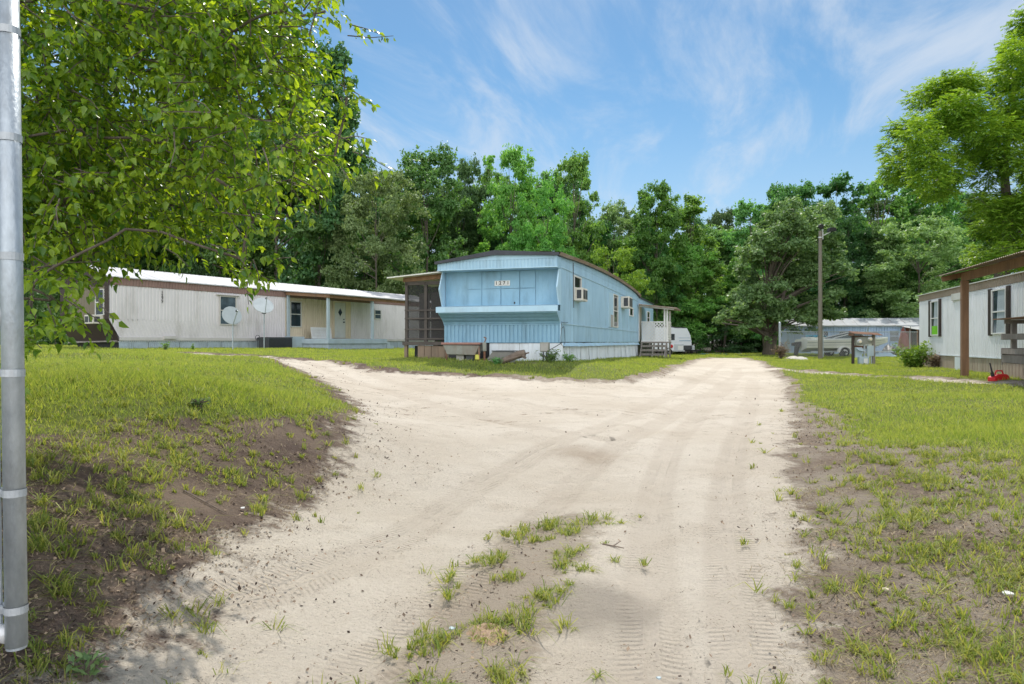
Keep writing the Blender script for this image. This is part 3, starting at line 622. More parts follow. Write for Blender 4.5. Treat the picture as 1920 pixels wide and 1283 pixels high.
for i in range(len(ys)-1):
    y0,y1=ys[i],ys[i+1]; t0,t1=top(max(y0,0)),top(max(y1,0))
    re.corr((.103,y0,t0-.055),(.103,y1,t1-.055),(.16,y0,t0+.03),(.16,y1,t1+.03),.16,.02,(.6,0,.6))
    re.corr((.16,y0,t0+.03),(.16,y1,t1+.03),(-.5,y0,t0+.085),(-.5,y1,t1+.085),.16,.02,(0,0,1))
re.build('roof_edge', MAT['rustroof'], roof)
rb = MB(); rb.box(-W-.05,.06,L1+.12,LEN+.1,3.0,3.07); rb.build('rear_roof', MAT['tar'], blue)
UY=(0,1); NX=(1,0)
window(blue,(0,0),UY,NX,1.72,2.82,1.95,2.74,'offwhite','glass',True)
window_ac(blue,(0,0),UY,NX,1.80,2.55,1.93,2.34,.30)
window(blue,(0,0),UY,NX,9.3,10.5,1.24,2.66,'offwhite','glass',True)
MB().slab((0,0),UY,NX,8.15,9.28,1.22,2.66,.003,.03).build('window_board', MAT['blue_pale'], blue)
MB().slab((0,0),UY,NX,8.6,9.2,1.24,1.75,.032,.04).build('patch_board', MAT['concrete'], blue)
window_ac(blue,(0,0),UY,NX,11.5,12.6,2.17,2.68,.38)
window(blue,(0,0),UY,NX,14.1,15.4,1.90,2.32,'white','glass',False)
dr = MB(); dr.slab((0,0),UY,NX,17.75,18.75,.66,2.7,.0,.04); d_=dr.build('door', MAT['white'], blue)
MB().slab((0,0),UY,NX,17.9,18.6,.9,2.55,.041,.05).build('door_panel', MAT['ac'], d_)
window(blue,(0,0),UY,NX,21.4,22.8,1.7,2.45,'white','glass',True)
# skirting
sk = MB(); rs = random.Random(2)
x_=-2.2
for wd in (.95,.28,1.05): 
    sk.box(x_,x_+wd-.01,.03+rs.uniform(0,.02),.06,-.25,.585); x_+=wd
sk.build('front_skirting', MAT['whiteskirt'], blue)
s2 = MB(); y_=.05
while y_<L1:
    wd=rs.uniform(1.2,2.4); wd=min(wd,L1-y_)
    if wd<.2: break
    o_=rs.uniform(-.03,.03); tp=.56+rs.uniform(-.02,.02)
    s2.corr((.0+o_,y_,-.45),(.0+rs.uniform(-.02,.02),y_+wd-.03,-.45),(-.03,y_,tp),(-.03,y_+wd-.03,tp),.24,.03,(1,0,0),steps=3,jit=.012); y_+=wd
s2.build('side_skirting', MAT['whiteskirt'], blue)
MB().box(-W+.1,-.06,.09,LEN-.1,-.6,.6).build('underfloor', MAT['black'], blue)
cb = MB()
cb.tube([(.03,.05,1.17),(.06,-.02,1.05),(.05,-.12,.75),(.05,-.05,.55),(.06,.25,.45),(.05,.42,.62),(.04,.42,.9),(.05,.25,1.08),(.05,-.05,1.0)],.008,6)
cb.build('cable', MAT['darkgrey'], blue); cb = MB(); cb.tube([(.03,.02,1.2),(.03,.5,1.19),(.03,.9,1.22)],.008,6); cb.build('cable', MAT['darkgrey'], blue); cb = MB(); cb.tube([(.03,1.62,3.1),(.035,1.62,2.2),(.035,1.66,1.7)],.012,6); cb.build('cable', MAT['darkgrey'], blue)
# screened porch on the left flank
px0,px1,py0,py1=-W-1.47,-W+.0,.25,3.2
po = MB()
for (a,c) in ((px0+.05,py0+.04),(px0+.72,py0+.04),(px0+.05,py1-.05),(px0+.05,1.7)): po.box(a-.045,a+.045,c-.04,c+.04,.62,2.52)
for zz_ in (.72,1.02,1.36,1.62): po.box(px0,px1-.02,py0-.015,py0+.02,zz_-.025,zz_+.025); 
for zz_ in (.72,1.36): po.box(px0-.01,px0+.03,py0+.03,py1-.08,zz_-.025,zz_+.025)
po.box(px0,px1-.02,py0,py0+.05,2.42,2.54)
porch = po.build('porch_frame', MAT['darkwood'], blue)
sc_ = MB(); sc_.add([(px0+.02,py0+.03,.66),(px1-.02,py0+.03,.66),(px1-.02,py0+.03,2.5),(px0+.02,py0+.03,2.5)],[(0,1,2,3)])
sc_.add([(px0+.04,py0+.05,.66),(px0+.04,py1-.1,.66),(px0+.04,py1-.1,2.5),(px0+.04,py0+.05,2.5)],[(0,1,2,3)]); sc_.build('insect_screen', MAT['screen'], porch)
MB().box(px0+.34,px0+.70,py0+.34,py0+.37,.7,2.18).box(px0+.76,px1-.03,py0+.34,py0+.37,.7,2.20).build('plywood_panel', MAT['plywood'], porch)
MB().box(px0-.06,px1-.01,py0-.06,py1,.52,.63).build('porch_floor', MAT['darkwood'], blue)
rr = MB(); za,zb=2.66,2.80
def pr(x): return za+(zb-za)*(x-(px0-.45))/(px1+.0-(px0-.45))
rr.add([(px0-.45,py0-.35,za),(px1-.02,py0-.35,zb),(px1-.02,py1+.2,zb),(px0-.45,py1+.2,za),(px0-.45,py0-.35,za-.035),(px1-.02,py0-.35,zb-.035),(px1-.02,py1+.2,zb-.035),(px0-.45,py1+.2,za-.035)],[(0,1,2,3),(7,6,5,4),(0,4,5,1),(1,5,6,2),(2,6,7,3),(3,7,4,0)])
pr_ = rr.build('porch_roof', MAT['offwhite'], blue)
MB().add([(px0-.05,py0-.02,pr(px0)-.17),(px1-.03,py0-.02,zb-.2),(px1-.03,py0-.02,zb-.04),(px0-.05,py0-.02,pr(px0)-.04),(px0-.05,py0+.03,pr(px0)-.17),(px1-.03,py0+.03,zb-.2),(px1-.03,py0+.03,zb-.04),(px0-.05,py0+.03,pr(px0)-.04)],[(0,1,2,3),(7,6,5,4),(0,4,5,1),(2,6,7,3),(1,5,6,2),(3,7,4,0)]).build('beam', MAT['wood'], pr_)
wk = MB(); x_=px0+.46
for i in range(10):
    w_=.235; wk.box(x_,x_+w_-.012,py0-.02+(i%3)*.006,py0+.015+(i%3)*.006,-.2,.515-(i%4)*.008); x_+=w_
wk.box(px0-.02,px0+.08,py0,py0+.1,-.3,.52); wk.build('porch_skirting', MAT['brownboard'], blue)
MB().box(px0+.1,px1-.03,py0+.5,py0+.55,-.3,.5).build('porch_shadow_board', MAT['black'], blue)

# stoop with lattice on the road side
st = thing('entry_stoop', 'small wooden stoop with white lattice and posts under a lean-to roof, beside the blue home', 'porch', blue.matrix_basis @ V3(0.1,17.65,0), R(-17.8))
g0 = -.28
p_ = MB(); p_.box(.02,1.45,0,2.2,.56,.64); 
for x_ in (.06,.5,.95,1.38):
    p_.box(x_-.04,x_+.04,.02,.10,g0-.1,.56); p_.box(x_-.04,x_+.04,2.1,2.18,g0-.1,.56)
p_.build('deck', MAT['greywood'], st)
sp = MB()
for i in range(3):
    zt=.40-i*.22; yt=-.26-i*.22; sp.box(.05,1.42,yt-.01,yt+.27,zt-.05,zt+.06)
for x_ in (.10,.72,1.36):
    sp.bar((x_,.0,.5),(x_,-1.15,g0-.05),.05,.16)
sp.build('steps', MAT['greywood'], st)
for (x_,y_) in ((1.28,.06),(1.41,.10),(1.38,2.1)):
    MB().box(x_-.045,x_+.045,y_-.045,y_+.045,.64,2.42-.04*x_).build('post', MAT['white'], st)
lt = MB(); c0=V3(.22,.03,.66)
def lattice(m, a, u, wd, h, pitch, t, w):
    u=Vector(u); n=int((wd+h)/pitch)+1
    for s in (1,-1):
        for i in range(-1,n+1):
            o=i*pitch
            if s==1: x0=o-h; pts=[(x0,0),(o,h)]
            else: x0=o; pts=[(x0,0),(o-h,h)]
            (xa,za),(xb,zb)=pts
            # clip to the panel
            def clip(xa,za,xb,zb):
                for lim,sg in ((0,1),(wd,-1)):
                    if (xa-lim)*sg<0 and (xb-lim)*sg<0: return None
                    if (xa-lim)*sg<0: f=(lim-xa)/(xb-xa); za=za+(zb-za)*f; xa=lim
                    if (xb-lim)*sg<0: f=(lim-xa)/(xb-xa); zb=za+(zb-za)*f; xb=lim
                return xa,za,xb,zb
            q=clip(xa,za,xb,zb)
            if not q or abs(q[0]-q[2])<.01: continue
            off=Vector((-u.y,u.x,0))*(t*.6*s)
            m.bar(a+u*q[0]+V3(0,0,q[1])+off, a+u*q[2]+V3(0,0,q[3])+off, w, t, up=Vector((-u.y,u.x,0)))
lattice(lt, V3(.1,.05,.68), (1,0,0), 1.14, .98, .17, .008, .042)
lt.box(.05,1.24,.02,.08,1.66,1.72); lt.box(.05,1.24,.02,.08,.64,.69); lt.build('lattice', MAT['white'], st)
MB().box(.06,.78,.11,.14,.68,1.64).build('backing_board', MAT['whiteskirt'], st)
rl = MB()
for k in range(7): rl.box(1.345,1.455,.16,2.05,.74+k*.145,.74+k*.145+.125)
rl.build('side_rail', MAT['white'], st)
MB().add([(-.02,-.55,3.0-.42),(1.95,-.45,2.78-.42),(1.95,2.6,2.78-.42),(-.02,2.6,3.0-.42),(-.02,-.55,3.06-.42),(1.95,-.45,2.84-.42),(1.95,2.6,2.84-.42),(-.02,2.6,3.06-.42)],[(3,2,1,0),(4,5,6,7),(0,1,5,4),(1,2,6,5),(2,3,7,6),(3,0,4,7)]).build('stoop_roof', MAT['rustroof'], st)
MB().bar((.0,-.3,2.56),(1.8,-.2,2.36),.05,.12).build('rafter', MAT['offwhite'], st)

# ---------------------------------------------------------------- scrap in front of the blue home
def bl(x,y): return blue.matrix_basis @ V3(x,y,0)
def onground(p, dz=0): return (p.x, p.y, gz(p.x,p.y)+dz)
def in_blue(x,y): 
    c,s=math.cos(R(-17.8)),math.sin(R(-17.8)); return Vector((1.4+c*x-s*y, 19.9+s*x+c*y, 0))
tr = thing('metal_trough', 'long grey metal trough with faded red rim standing before the blue home', 'trough', onground(in_blue(-2.72,-.7)), R(-16)); tr.scale=(.88,.88,.86)
m = MB(); m.prism([(-.68,.62),(.62,.60),(.46,.27),(-.52,.29)],'y',-.25,.25); m.build('tub', MAT['oldtrough'], tr, bevel=.02)
MB().box(-.72,.64,-.29,.29,.625,.70).build('rim', MAT['rustpink'], tr, bevel=.015)
for x_ in (-.1,.24): 
    MB().box(x_-.13,x_+.13,-.14,.14,-.08,.268).build('support_block', MAT['darkgrey'] if x_>0 else MAT['concrete'], tr)
for x_ in (-.56,.60): MB().bar((x_,-.2,-.05),(x_*.98,-.2,.6),.05).build('leg', MAT['rust'], tr)
jk = thing('trailer_jack', 'rusty tongue jack post with peeling white head between trough and bin', 'jack', onground(in_blue(-2.05,-.8)), 0)
MB().tube([(0,0,-.05),(0,0,.5)],.035,10).build('tube', MAT['rust'], jk)
MB().box(-.055,.055,-.055,.055,.34,.60).build('head', MAT['oldtrough'], jk, bevel=.015)
MB().bar((0,0,.6),(.05,.0,.72),.03).bar((.05,0,.72),(-.02,-.02,.75),.03).build('crank', MAT['rust'], jk)
o = MB().lathe((0,0,0),(0,0,1),[(0,.06),(.02,.075),(.13,.07),(.15,.05)],14).build('bucket', MAT['yellow']); o.location=onground(in_blue(-2.25,-.85),.10); tag(o,'small yellow plastic pot under the end of the grey trough','pot')
rb_ = thing('rusty_bin', 'open rusty sheet metal bin with sloping end by the white skirting', 'bin', onground(in_blue(-1.55,-.62)), R(-18)); rb_.scale=(.85,.85,.85)
MB().prism([(-.5,.16),(-.28,.44),(.42,.42),(.42,.14)],'y',-.22,.2).build('shell', MAT['rustygrey'], rb_)
MB().box(-.32,.48,-.24,-.2,.425,.46).box(-.32,.48,.18,.22,.425,.46).box(-.32,-.28,-.2,.18,.43,.455).build('rim', MAT['darkgrey'], rb_)
MB().box(-.46,.40,-.2,.18,-.1,.139).build('base', MAT['concrete'], rb_)
lg_ = MB(); rs=random.Random(4)
pts=[(-.42,0,.05),(-.2,.0,.15),(.05,.02,.26),(.24,.03,.33),(.40,.03,.37)]
lg_.tube(pts,[.05,.085,.10,.115,.10],9); lg_.tube([(-.38,-.06,.06),(0,-.07,.20),(.3,-.05,.30)],[.03,.05,.03],6)
for i in range(5): lg_.tube([(.25,.02,.32),(.42+rs.uniform(0,.1),rs.uniform(-.12,.12),.3+rs.uniform(-.15,.15))],[.05,.015],5)
o = lg_.build('fallen_log', MAT['log']); o.location=onground(in_blue(-1.18,-1.0)); o.rotation_euler=(0,0,R(-12)); tag(o,'weathered split log lying against the rusty bin','log')
o = MB().bar((-.4,0,.05),(.5,.05,.07),.10,.05).build('timber_board', MAT['log']); o.location=onground(in_blue(-.95,-.9)); o.rotation_euler=(0,0,R(-20)); tag(o,'flat weathered board lying in the grass by the log','board')
mt = thing('utility_box', 'small grey utility box on two thin legs before the white skirting', 'utility box', onground(in_blue(-.36,-.35)), R(-18))
MB().box(-.13,.13,-.07,.07,.34,.62).build('cabinet', MAT['oldtrough'], mt, bevel=.012)
MB().box(-.11,.11,-.078,-.072,.37,.59).build('cover', MAT['concrete'], mt)
for x_ in (-.05,.05): MB().bar((x_,0,-.06),(x_,0,.34),.03).build('leg', MAT['darkgrey'], mt)
MB().tube([(.1,.0,.38),(.3,.1,.5),(.42,.3,.6)],.012,6).build('conduit', MAT['darkgrey'], mt)

# ---------------------------------------------------------------- beige mobile home on the left
bg_z = CZ-.36
bh = thing('mobile_home', 'long beige ribbed mobile home with brown eaves, pale metal roof and covered porch', 'mobile home', (-16.3,27.6,bg_z), R(-30))
LB=22.0
w_ = MB(); w_.box(-W+.05,-.03,.45,LB,.35,2.95)
w_.corr((0,.42,.56),(0,9.05,.56),(0,0.0,1.3),(0,9.05,1.3),.155,.02,(1,0,0)); w_.corr((0,0,1.3),(0,9.05,1.3),(0,0,2.68),(0,9.05,2.68),.155,.02,(1,0,0),steps=2)
w_.corr((0,13.9,.56),(0,LB,.56),(0,13.9,2.68),(0,LB,2.68),.155,.02,(1,0,0)); w_.build('side_wall', MAT['beige'], bh)
pw = MB(); pw.corr((0,9.06,.56),(0,13.88,.56),(0,9.06,2.68),(0,13.88,2.68),.155,.015,(1,0,0)); pw.build('porch_wall', MAT['cream'], bh)  # same beige wall; yellower tone of the porch shade put into its colour
fa = MB(); fa.corr((.03,-.03,2.69),(.03,LB,2.69),(.03,-.03,3.0),(.03,LB,3.0),.135,.022,(1,0,0),prof=((0,0),(.45,0),(.6,-1),(.85,-1))); fa.build('fascia', MAT['brown'], bh)
ew = MB(); gable=[(-W-.03,2.66),(.03,2.66),(.03,2.98),(-W/2,3.54),(-W-.03,2.98)]
ew.prism(gable,'y',-.03,.02)
for i in range(24): ew.box(-W+.06+i*.15,-W+.085+i*.15,-.042,-.031,2.67,2.98)
ew.add([(-W,0,1.28),(0,0,1.28),(0,.42,.4),(-W,.42,.4)],[(0,1,2,3)])
ew.box(-W,-2.95,-.01,.03,1.28,2.66); ew.box(-.28,0.0,-.012,.03,1.28,2.66)
for i in range(12): ew.box(-.275,-.02,-.03,-.013,1.3+i*.112,1.36+i*.112)
ew.prism([(0.0,1.28),(.0,2.66),(.45,2.66),(.45,.4),(.42,.4)],'x',-W,-W+.02)
ew.build('end_wall', MAT['darkbrown'], bh)  # brown darkened in colour to hold the deep tree shade on this end
ep = MB(); ep.corr((-2.95,.0,1.28),(-.28,.0,1.28),(-2.95,.0,2.66),(-.28,.0,2.66),.12,.012,(0,-1,0)); ep.build('end_panel', pm('shaded_tan_siding',(.20,.17,.125),(.16,.135,.095),1,.6,.05), bh)  # panel colour darkened to stand for the shade cast by the woods
UXn=(1,0); NYm=(0,-1)
window(bh,(0,0),UXn,NYm,-.92,-.30,1.45,2.52,'offwhite','glass',True,fw=.03)
window_ac(bh,(0,0),UXn,NYm,-1.0,-.38,1.10,1.46,.42)
rf = MB(); e=.10
for sx,x0,x1 in ((1,-W/2,e),(-1,-W/2,-W-e)):
    rf.corr((x0,-.12,3.60),(x0,LB+.1,3.60),(x1,-.12,3.03),(x1,LB+.1,3.03),.45,.012,(0,0,1),prof=((0,0),(.92,0),(.94,1),(.98,1)),steps=2)
    rf.corr((x0,-.12,3.555),(x0,LB+.1,3.555),(x1,-.12,2.985),(x1,LB+.1,2.985),3,.0,(0,0,1))
rf.box(e-.012,e,-.12,LB+.1,2.985,3.03); rf.build('roof', MAT['whiteroof'], bh)
MB().box(0,.035,13.9,LB,.42,.56).build('base_trim', MAT['beige_trim'], bh); bt = MB(); bt.box(0,.035,.42,9.05,.42,.56); bt.box(.03,.12,.62+1.7,.62+2.25,.50,.62); bt.build('base_trim', MAT['beige_trim'], bh)
MB().bar((-.1,.36,.40),(-W,.36,.34),.10,.06).build('end_sill', MAT['greywood'], bh)
sk = MB(); y_=.42; rs=random.Random(5)
while y_<LB-.3:
    wd=rs.uniform(.7,1.6); sk.corr((-.02+rs.uniform(-.02,.02),y_,-.3),(-.02,y_+wd,-.3),(-.02,y_,.42),(-.02,y_+wd,.42),.09,.02,(1,0,0)); y_+=wd+.015
sk.build('skirting', MAT['galv_skirt'], bh)
MB().box(-W+.2,-.1,.6,LB-.2,-.3,.4).build('underfloor', MAT['black'], bh)
window(bh,(0,0),UY,NX,5.12,6.05,1.17,2.54,'beige_trim','glass_blue',True)
MB().slab((0,0),UY,NX,4.95,6.2,2.56,2.60,0,.12).build('window_hood', MAT['beige_trim'], bh)
window(bh,(0,0),UY,NX,9.36,10.12,1.15,2.5,'offwhite','glass',True)
window(bh,(0,0),UY,NX,15.9,16.5,1.75,2.33,'offwhite','glass_blue',True)
d_ = MB().slab((0,0),UY,NX,12.55,13.4,.60,2.58,.0,.045).build('door', MAT['offwhite'], bh)
dm = MB(); yc,zc_=12.98,2.05; dm.add([(.048,yc-.16,zc_),(.048,yc,zc_-.24),(.048,yc+.16,zc_),(.048,yc,zc_+.24)],[(0,1,2,3)]); dm.build('diamond_pane', MAT['glass'], d_)
MB().slab((0,0),UY,NX,13.22,13.3,1.45,1.53,.046,.10).build('handle', MAT['darkgrey'], d_); MB().slab((0,0),UY,NX,13.22,13.3,1.62,1.68,.046,.07).build('lock', MAT['darkgrey'], d_)
df = MB(); df.slab((0,0),UY,NX,12.43,12.54,.6,2.68,0,.06); df.slab((0,0),UY,NX,13.41,13.5,.6,2.68,0,.06); df.slab((0,0),UY,NX,12.43,13.5,2.60,2.68,0,.062); df.build('door_frame', MAT['cream'], bh)
text_rot = Matrix.Rotation(R(90),4,'Z') @ Matrix.Rotation(R(90),4,'X')
text_mesh('house_number', "1277", .17, MAT['black'], bh, Matrix.Translation((.012,2.28,2.30)) @ text_rot, .004, vertical=True)
for k_,ch in enumerate('127'): text_mesh('faded_digit', ch, .11, MAT['concrete'], bh, Matrix.Translation((.012,.78+k_*.2,1.27)) @ text_rot, .003)
# its porch
dk = MB(); dk.box(.05,3.02,9.1,13.5,.44,.52); dk.box(3.0,3.06,9.1,13.5,.28,.50); dk.box(.04,3.06,9.05,9.1,.28,.50); dk.build('porch_deck', MAT['greyblue'], bh)
ds = MB(); ds.corr((3.0,9.12,-.35),(3.0,13.5,-.35),(3.0,9.12,.28),(3.0,13.5,.28),.1,.02,(1,0,0)); ds.corr((.05,9.12,-.35),(3.0,9.12,-.35),(.05,9.12,.28),(3.0,9.12,.28),.1,.02,(0,-1,0)); ds.build('porch_skirting', MAT['galv_skirt'], bh)
for (x_,y_) in ((.12,9.15),(2.95,9.15),(2.95,12.4)):
    MB().box(x_-.06,x_+.06,y_-.06,y_+.06,.52,2.56+(3.0-x_)*.08).build('porch_post', MAT['greyblue'], bh)
pr2 = MB(); 
pr2.add([(.08,8.9,2.98),(3.35,8.9,2.72),(3.35,15.6,2.72),(.08,15.6,2.98),(.08,8.9,3.02),(3.35,8.9,2.76),(3.35,15.6,2.76),(.08,15.6,3.02)],[(3,2,1,0),(4,5,6,7),(0,1,5,4),(1,2,6,5),(2,3,7,6),(3,0,4,7)])
pro = pr2.build('porch_roof', MAT['whiteroof'], bh)
bm = MB(); bm.bar((.1,9.02,2.88),(3.2,9.02,2.64),.05,.16); bm.bar((3.1,8.98,2.63),(3.1,15.5,2.63),.05,.15)
for y_ in (10.2,11.4,12.6,13.8,15.0): bm.bar((.1,y_,2.9),(3.05,y_,2.66),.04,.12)
bm.build('rafters_and_beam', MAT['wood'], pro)
sp = MB()
for i in range(3): sp.box(2.2-.0,3.0,13.52+i*.28,13.8+i*.28,.30-i*.18,.34-i*.18)
sp.prism([(13.52,-.3),(13.52,.36),(13.8,.34),(13.8,.16),(14.08,.16),(14.08,-.02),(14.36,-.02),(14.36,-.3)],'x',3.0,3.04); sp.build('porch_steps', MAT['greyblue'], bh)
def in_bh(x,y):
    c,s=math.cos(R(-30)),math.sin(R(-30)); return Vector((-16.3+c*x-s*y, 27.6+s*x+c*y, 0))
o = MB()
for k in range(4): o.box(-.02,.02,-.72,.72,.02+k*.155,.165+k*.155)
o = o.build('white_boards', MAT['white']); q=in_bh(.75,10.9); o.location=(q.x,q.y,bg_z+.52); o.rotation_euler=(0,R(-9),R(-30)); tag(o,'white board panel leaning upright on the porch deck beside the middle post','panel')
# condenser and leaning panel
q=in_bh(.85,7.7); ac = thing('air_conditioner_unit','dark metal condenser unit on the grass below the beige wall','air conditioner',(q.x,q.y,gz(q.x,q.y)),R(-30))
MB().box(-.35,.35,-.75,.75,.02,.62).build('casing', MAT['darkgrey'], ac, bevel=.02)
gm=MB()
for k in range(10): gm.box(.352,.36,-.7,.7,.08+k*.05,.10+k*.05)
gm.build('grille', MAT['black'], ac)
MB().box(-.36,.36,-.76,.76,.622,.66).build('lid', MAT['darkgrey'], ac)
q=in_bh(1.1,8.85); o=MB().box(-.02,.02,-.36,.36,0,.68).box(-.6,-.02,-.36,-.33,0,.66).build('sheet_metal', MAT['greyblue']); o.location=(q.x,q.y,gz(q.x,q.y)-.03); o.rotation_euler=(0,R(6),R(-42)); tag(o,'pale grey metal panel standing beside the dark condenser unit','panel')
q=in_bh(1.9,9.0); o=MB().box(-.2,.2,-.3,.3,0,.12).build('concrete_block', MAT['concrete'], bevel=.02); o.location=(q.x,q.y,gz(q.x,q.y)); o.rotation_euler=(0,0,R(-30)); tag(o,'low concrete slab in the grass at the porch corner','slab')
mt2 = MB(); 
for k in range(20):
    a0,a1=2*math.pi*k/20,2*math.pi*(k+1)/20; mt2.bar((0,.13*math.cos(a0),.62+.13*math.sin(a0)),(0,.13*math.cos(a1),.62+.13*math.sin(a1)),.02)
mt2.tube([(0,0,-.05),(0,0,.5)],.015,6); mt2.lathe((-.02,0,.58),(1,0,0),[(0,.06),(.05,.06)],12)
q=in_bh(.5,6.9); o=mt2.build('hose_hook', MAT['darkgrey']); o.location=(q.x,q.y,gz(q.x,q.y)); o.rotation_euler=(0,0,R(-30)); tag(o,'thin hose ring on a stake between the two dishes and the wall','hose hook')
def dish(px,py,Y,rad,mastpy,aim,label,armlen=.62):
    p=P(px,py,Y); base=gz(p.x,p.y); t=thing('satellite_dish',label,'satellite dish',(p.x,p.y,base),0,'satellite dishes before the beige home'); h=p.z-base
    ax=Vector(aim).normalized(); c=V3(0,0,h)
    pr_=[(-.15*rad*(1-(k/8)**2),rad*k/8) for k in range(9)]; pr_=[(d,max(r,1e-3)) for d,r in pr_]
    back=[(d-.02,r) for d,r in reversed(pr_)]
    m_=MB(); m_.lathe(c,ax,pr_+[(pr_[-1][0]-.02,rad)]+back[1:],28); o_=m_.build('dish_bowl',MAT['dish'],t,smooth=False)
    for pol in o_.data.polygons: pol.use_smooth=True
    o_.data.set_sharp_from_angle(angle=R(35))
    mz=MB(); mz.tube([(0,.08,-.1),(0,.08,h-rad*.75),(0,.06,h-.05)],.026,10); mz.build('mast',MAT['metal'],t)
    br=MB(); br.box(-.08,.08,.0,.12,h-rad*.85,h-rad*.55); br.build('bracket',MAT['darkgrey'],t)
    dn=(V3(0,0,-1)-ax*(-ax.z)).normalized(); e0=c+dn*rad*.95; e1=c+ax*armlen+dn*rad*.12
    am=MB(); am.tube([e0,e1],.017,8); ao=am.build('arm',MAT['metal'],t)
    MB().tube([e1-ax*.02,e1-ax*.14+Vector((0,0,.03))],[.035,.045],10).build('receiver',MAT['darkgrey'],ao)
    return t
dish(435,590,28.0,.40,650,(.62,-.66,.36),'lower grey satellite dish on a short mast by the beige wall window')
dish(494,571,31.5,.46,650,(.45,-.62,.60),'taller pale satellite dish on a steel mast beside the dark condenser')

# ---------------------------------------------------------------- white mobile home on the right
rz = CZ-1.1
rh = thing('mobile_home','white ribbed mobile home with tan eaves, dark shutters and tan skirting','mobile home',(17.3,29.0,rz),R(-16.6))
LR=16.0; NXm=(-1,0)
w_=MB(); w_.box(.03,W,-LR,0-.02,.62,3.0)
w_.corr((0,0,.62),(0,-LR,.62),(0,0,2.80),(0,-LR,2.80),.17,.025,(-1,0,0),steps=2,prof=((0,0),(.55,0),(.66,-1),(.9,-1)))
w_.corr((0,0,.62),(W,0,.62),(0,0,2.8),(W,0,2.8),.17,.02,(0,1,0)); w_.build('side_wall',MAT['whitewall'],rh)
fa=MB(); fa.corr((-.02,.02,2.81),(-.02,-LR,2.81),(-.02,.02,3.08),(-.02,-LR,3.08),.15,.02,(-1,0,0),prof=((0,0),(.45,0),(.6,-1),(.85,-1))); fa.box(-.0,.02,-4.05,-4.0,2.82,3.05); fa.build('fascia',MAT['tan'],rh)
rf=MB(); rf.add([(-.07,.08,3.08),(-.07,-LR,3.08),(W/2,-LR,3.3),(W/2,.08,3.3),(W+.07,-LR,3.08),(W+.07,.08,3.08)],[(0,1,2,3),(3,2,4,5)]); rf.box(-.07,-.05,-LR,.08,3.05,3.08); rf.add([(-.05,.06,3.05),(W+.05,.06,3.05),(W/2,.06,3.29)],[(0,1,2)]); rf.build('roof',MAT['offwhite'],rh)
sk=MB(); sk.corr((.02,0,-.15),(.02,-LR,-.15),(.02,0,.6),(.02,-LR,.6),.24,.035,(-1,0,0),prof=((0,0),(.78,0),(.84,-1),(.95,-1))); sk.build('skirting',MAT['tanskirt'],rh)
MB().box(-.02,.015,-5.1,-4.55,-.1,.56).build('skirting_patch',MAT['whiteskirt'],rh)
MB().box(.1,W-.1,-LR+.1,-.1,-.2,.61).build('underfloor',MAT['black'],rh)
MB().box(-.01,.02,-LR,0,.585,.625).build('base_trim',MAT['whiteskirt'],rh)
for (s0,s1,z0,z1,pn_) in ((1.72,2.72,1.35,2.72,'glass'),(8.02,9.12,1.34,2.72,'glass_blue')):
    f_=window(rh,(0,0),(0,-1),NXm,s0,s1,z0,z1,'white',pn_,True,curtain=True)
    for a in (s0-.27,s1+.03):
        sh=MB(); sh.slab((0,0),(0,-1),NXm,a,a+.24,z0-.04,z1+.04,0,.045)
        for k in range(16): sh.slab((0,0),(0,-1),NXm,a+.03,a+.21,z0+.04+k*.08,z0+.075+k*.08,.046,.052)
        sh.build('shutter',MAT['darkbrown'],rh)
    if s0<3: MB().slab((0,0),(0,-1),NXm,s0+.12,s1-.1,z0+.05,z0+.38,.019,.024).build('green_sign',pm('green_card',(.20,.62,.02),None,3,.5),f_)
MB().slab((0,0),(0,-1),NXm,4.3,5.5,2.60,2.84,0,.06).build('vent_plate',MAT['offwhite'],rh)
# lean-to porch roof
pr3=MB(); ya,yb=-11.15,-LR-.5
pr3.corr((-2.35,ya,2.92),(-2.35,yb,2.92),(.25,ya,3.52),(.25,yb,3.52),.11,.022,(0,0,1),prof=((0,0),(.25,.6),(.5,1),(.75,.6)))
p3=pr3.build('porch_roof',MAT['rustroof'],rh)
bm=MB(); bm.bar((-1.82,ya-.12,2.87),(-1.82,yb,2.87),.05,.22); bm.bar((-2.3,ya-.1,2.83),(.2,ya-.1,3.42),.045,.14)
for y_ in (-12.4,-13.7,-15.0,-16.2): bm.bar((-1.76,y_,2.95),(.2,y_,3.42),.045,.14)
bm.build('porch_beam',MAT['wood'],p3)
for y_ in (-11.35,-15.6): MB().box(-1.86,-1.70,y_-.08,y_+.08,-.25,2.76).build('porch_post',MAT['wood'],rh)
dk=MB(); dk.box(-1.0,-.05,-LR,-11.75,.70,.76); dk.box(-1.04,-1.0,-LR,-11.7,.56,.76); dk.box(-1.04,-.05,-11.75,-11.70,.50,.80); dk.build('deck',MAT['greywood'],rh)
rl=MB()
for zz_ in (1.24,.86): rl.box(-1.06,-.05,-11.80,-11.755,zz_-.08,zz_+.08); rl.box(-1.08,-1.04,-LR,-11.8,zz_-.07,zz_+.07)
rl.box(-1.0,-.05,-11.82,-11.76,1.58,1.68)
rl.box(-.85,-.74,-11.86,-11.75,.8,1.6); rl.box(-.35,-.26,-11.86,-11.75,.8,1.6); rl.build('railing',MAT['greywood'],rh)
MB().box(-1.2,-.02,-LR,-11.62,1.69,1.715).build('counter_top',MAT['wood'],rh)
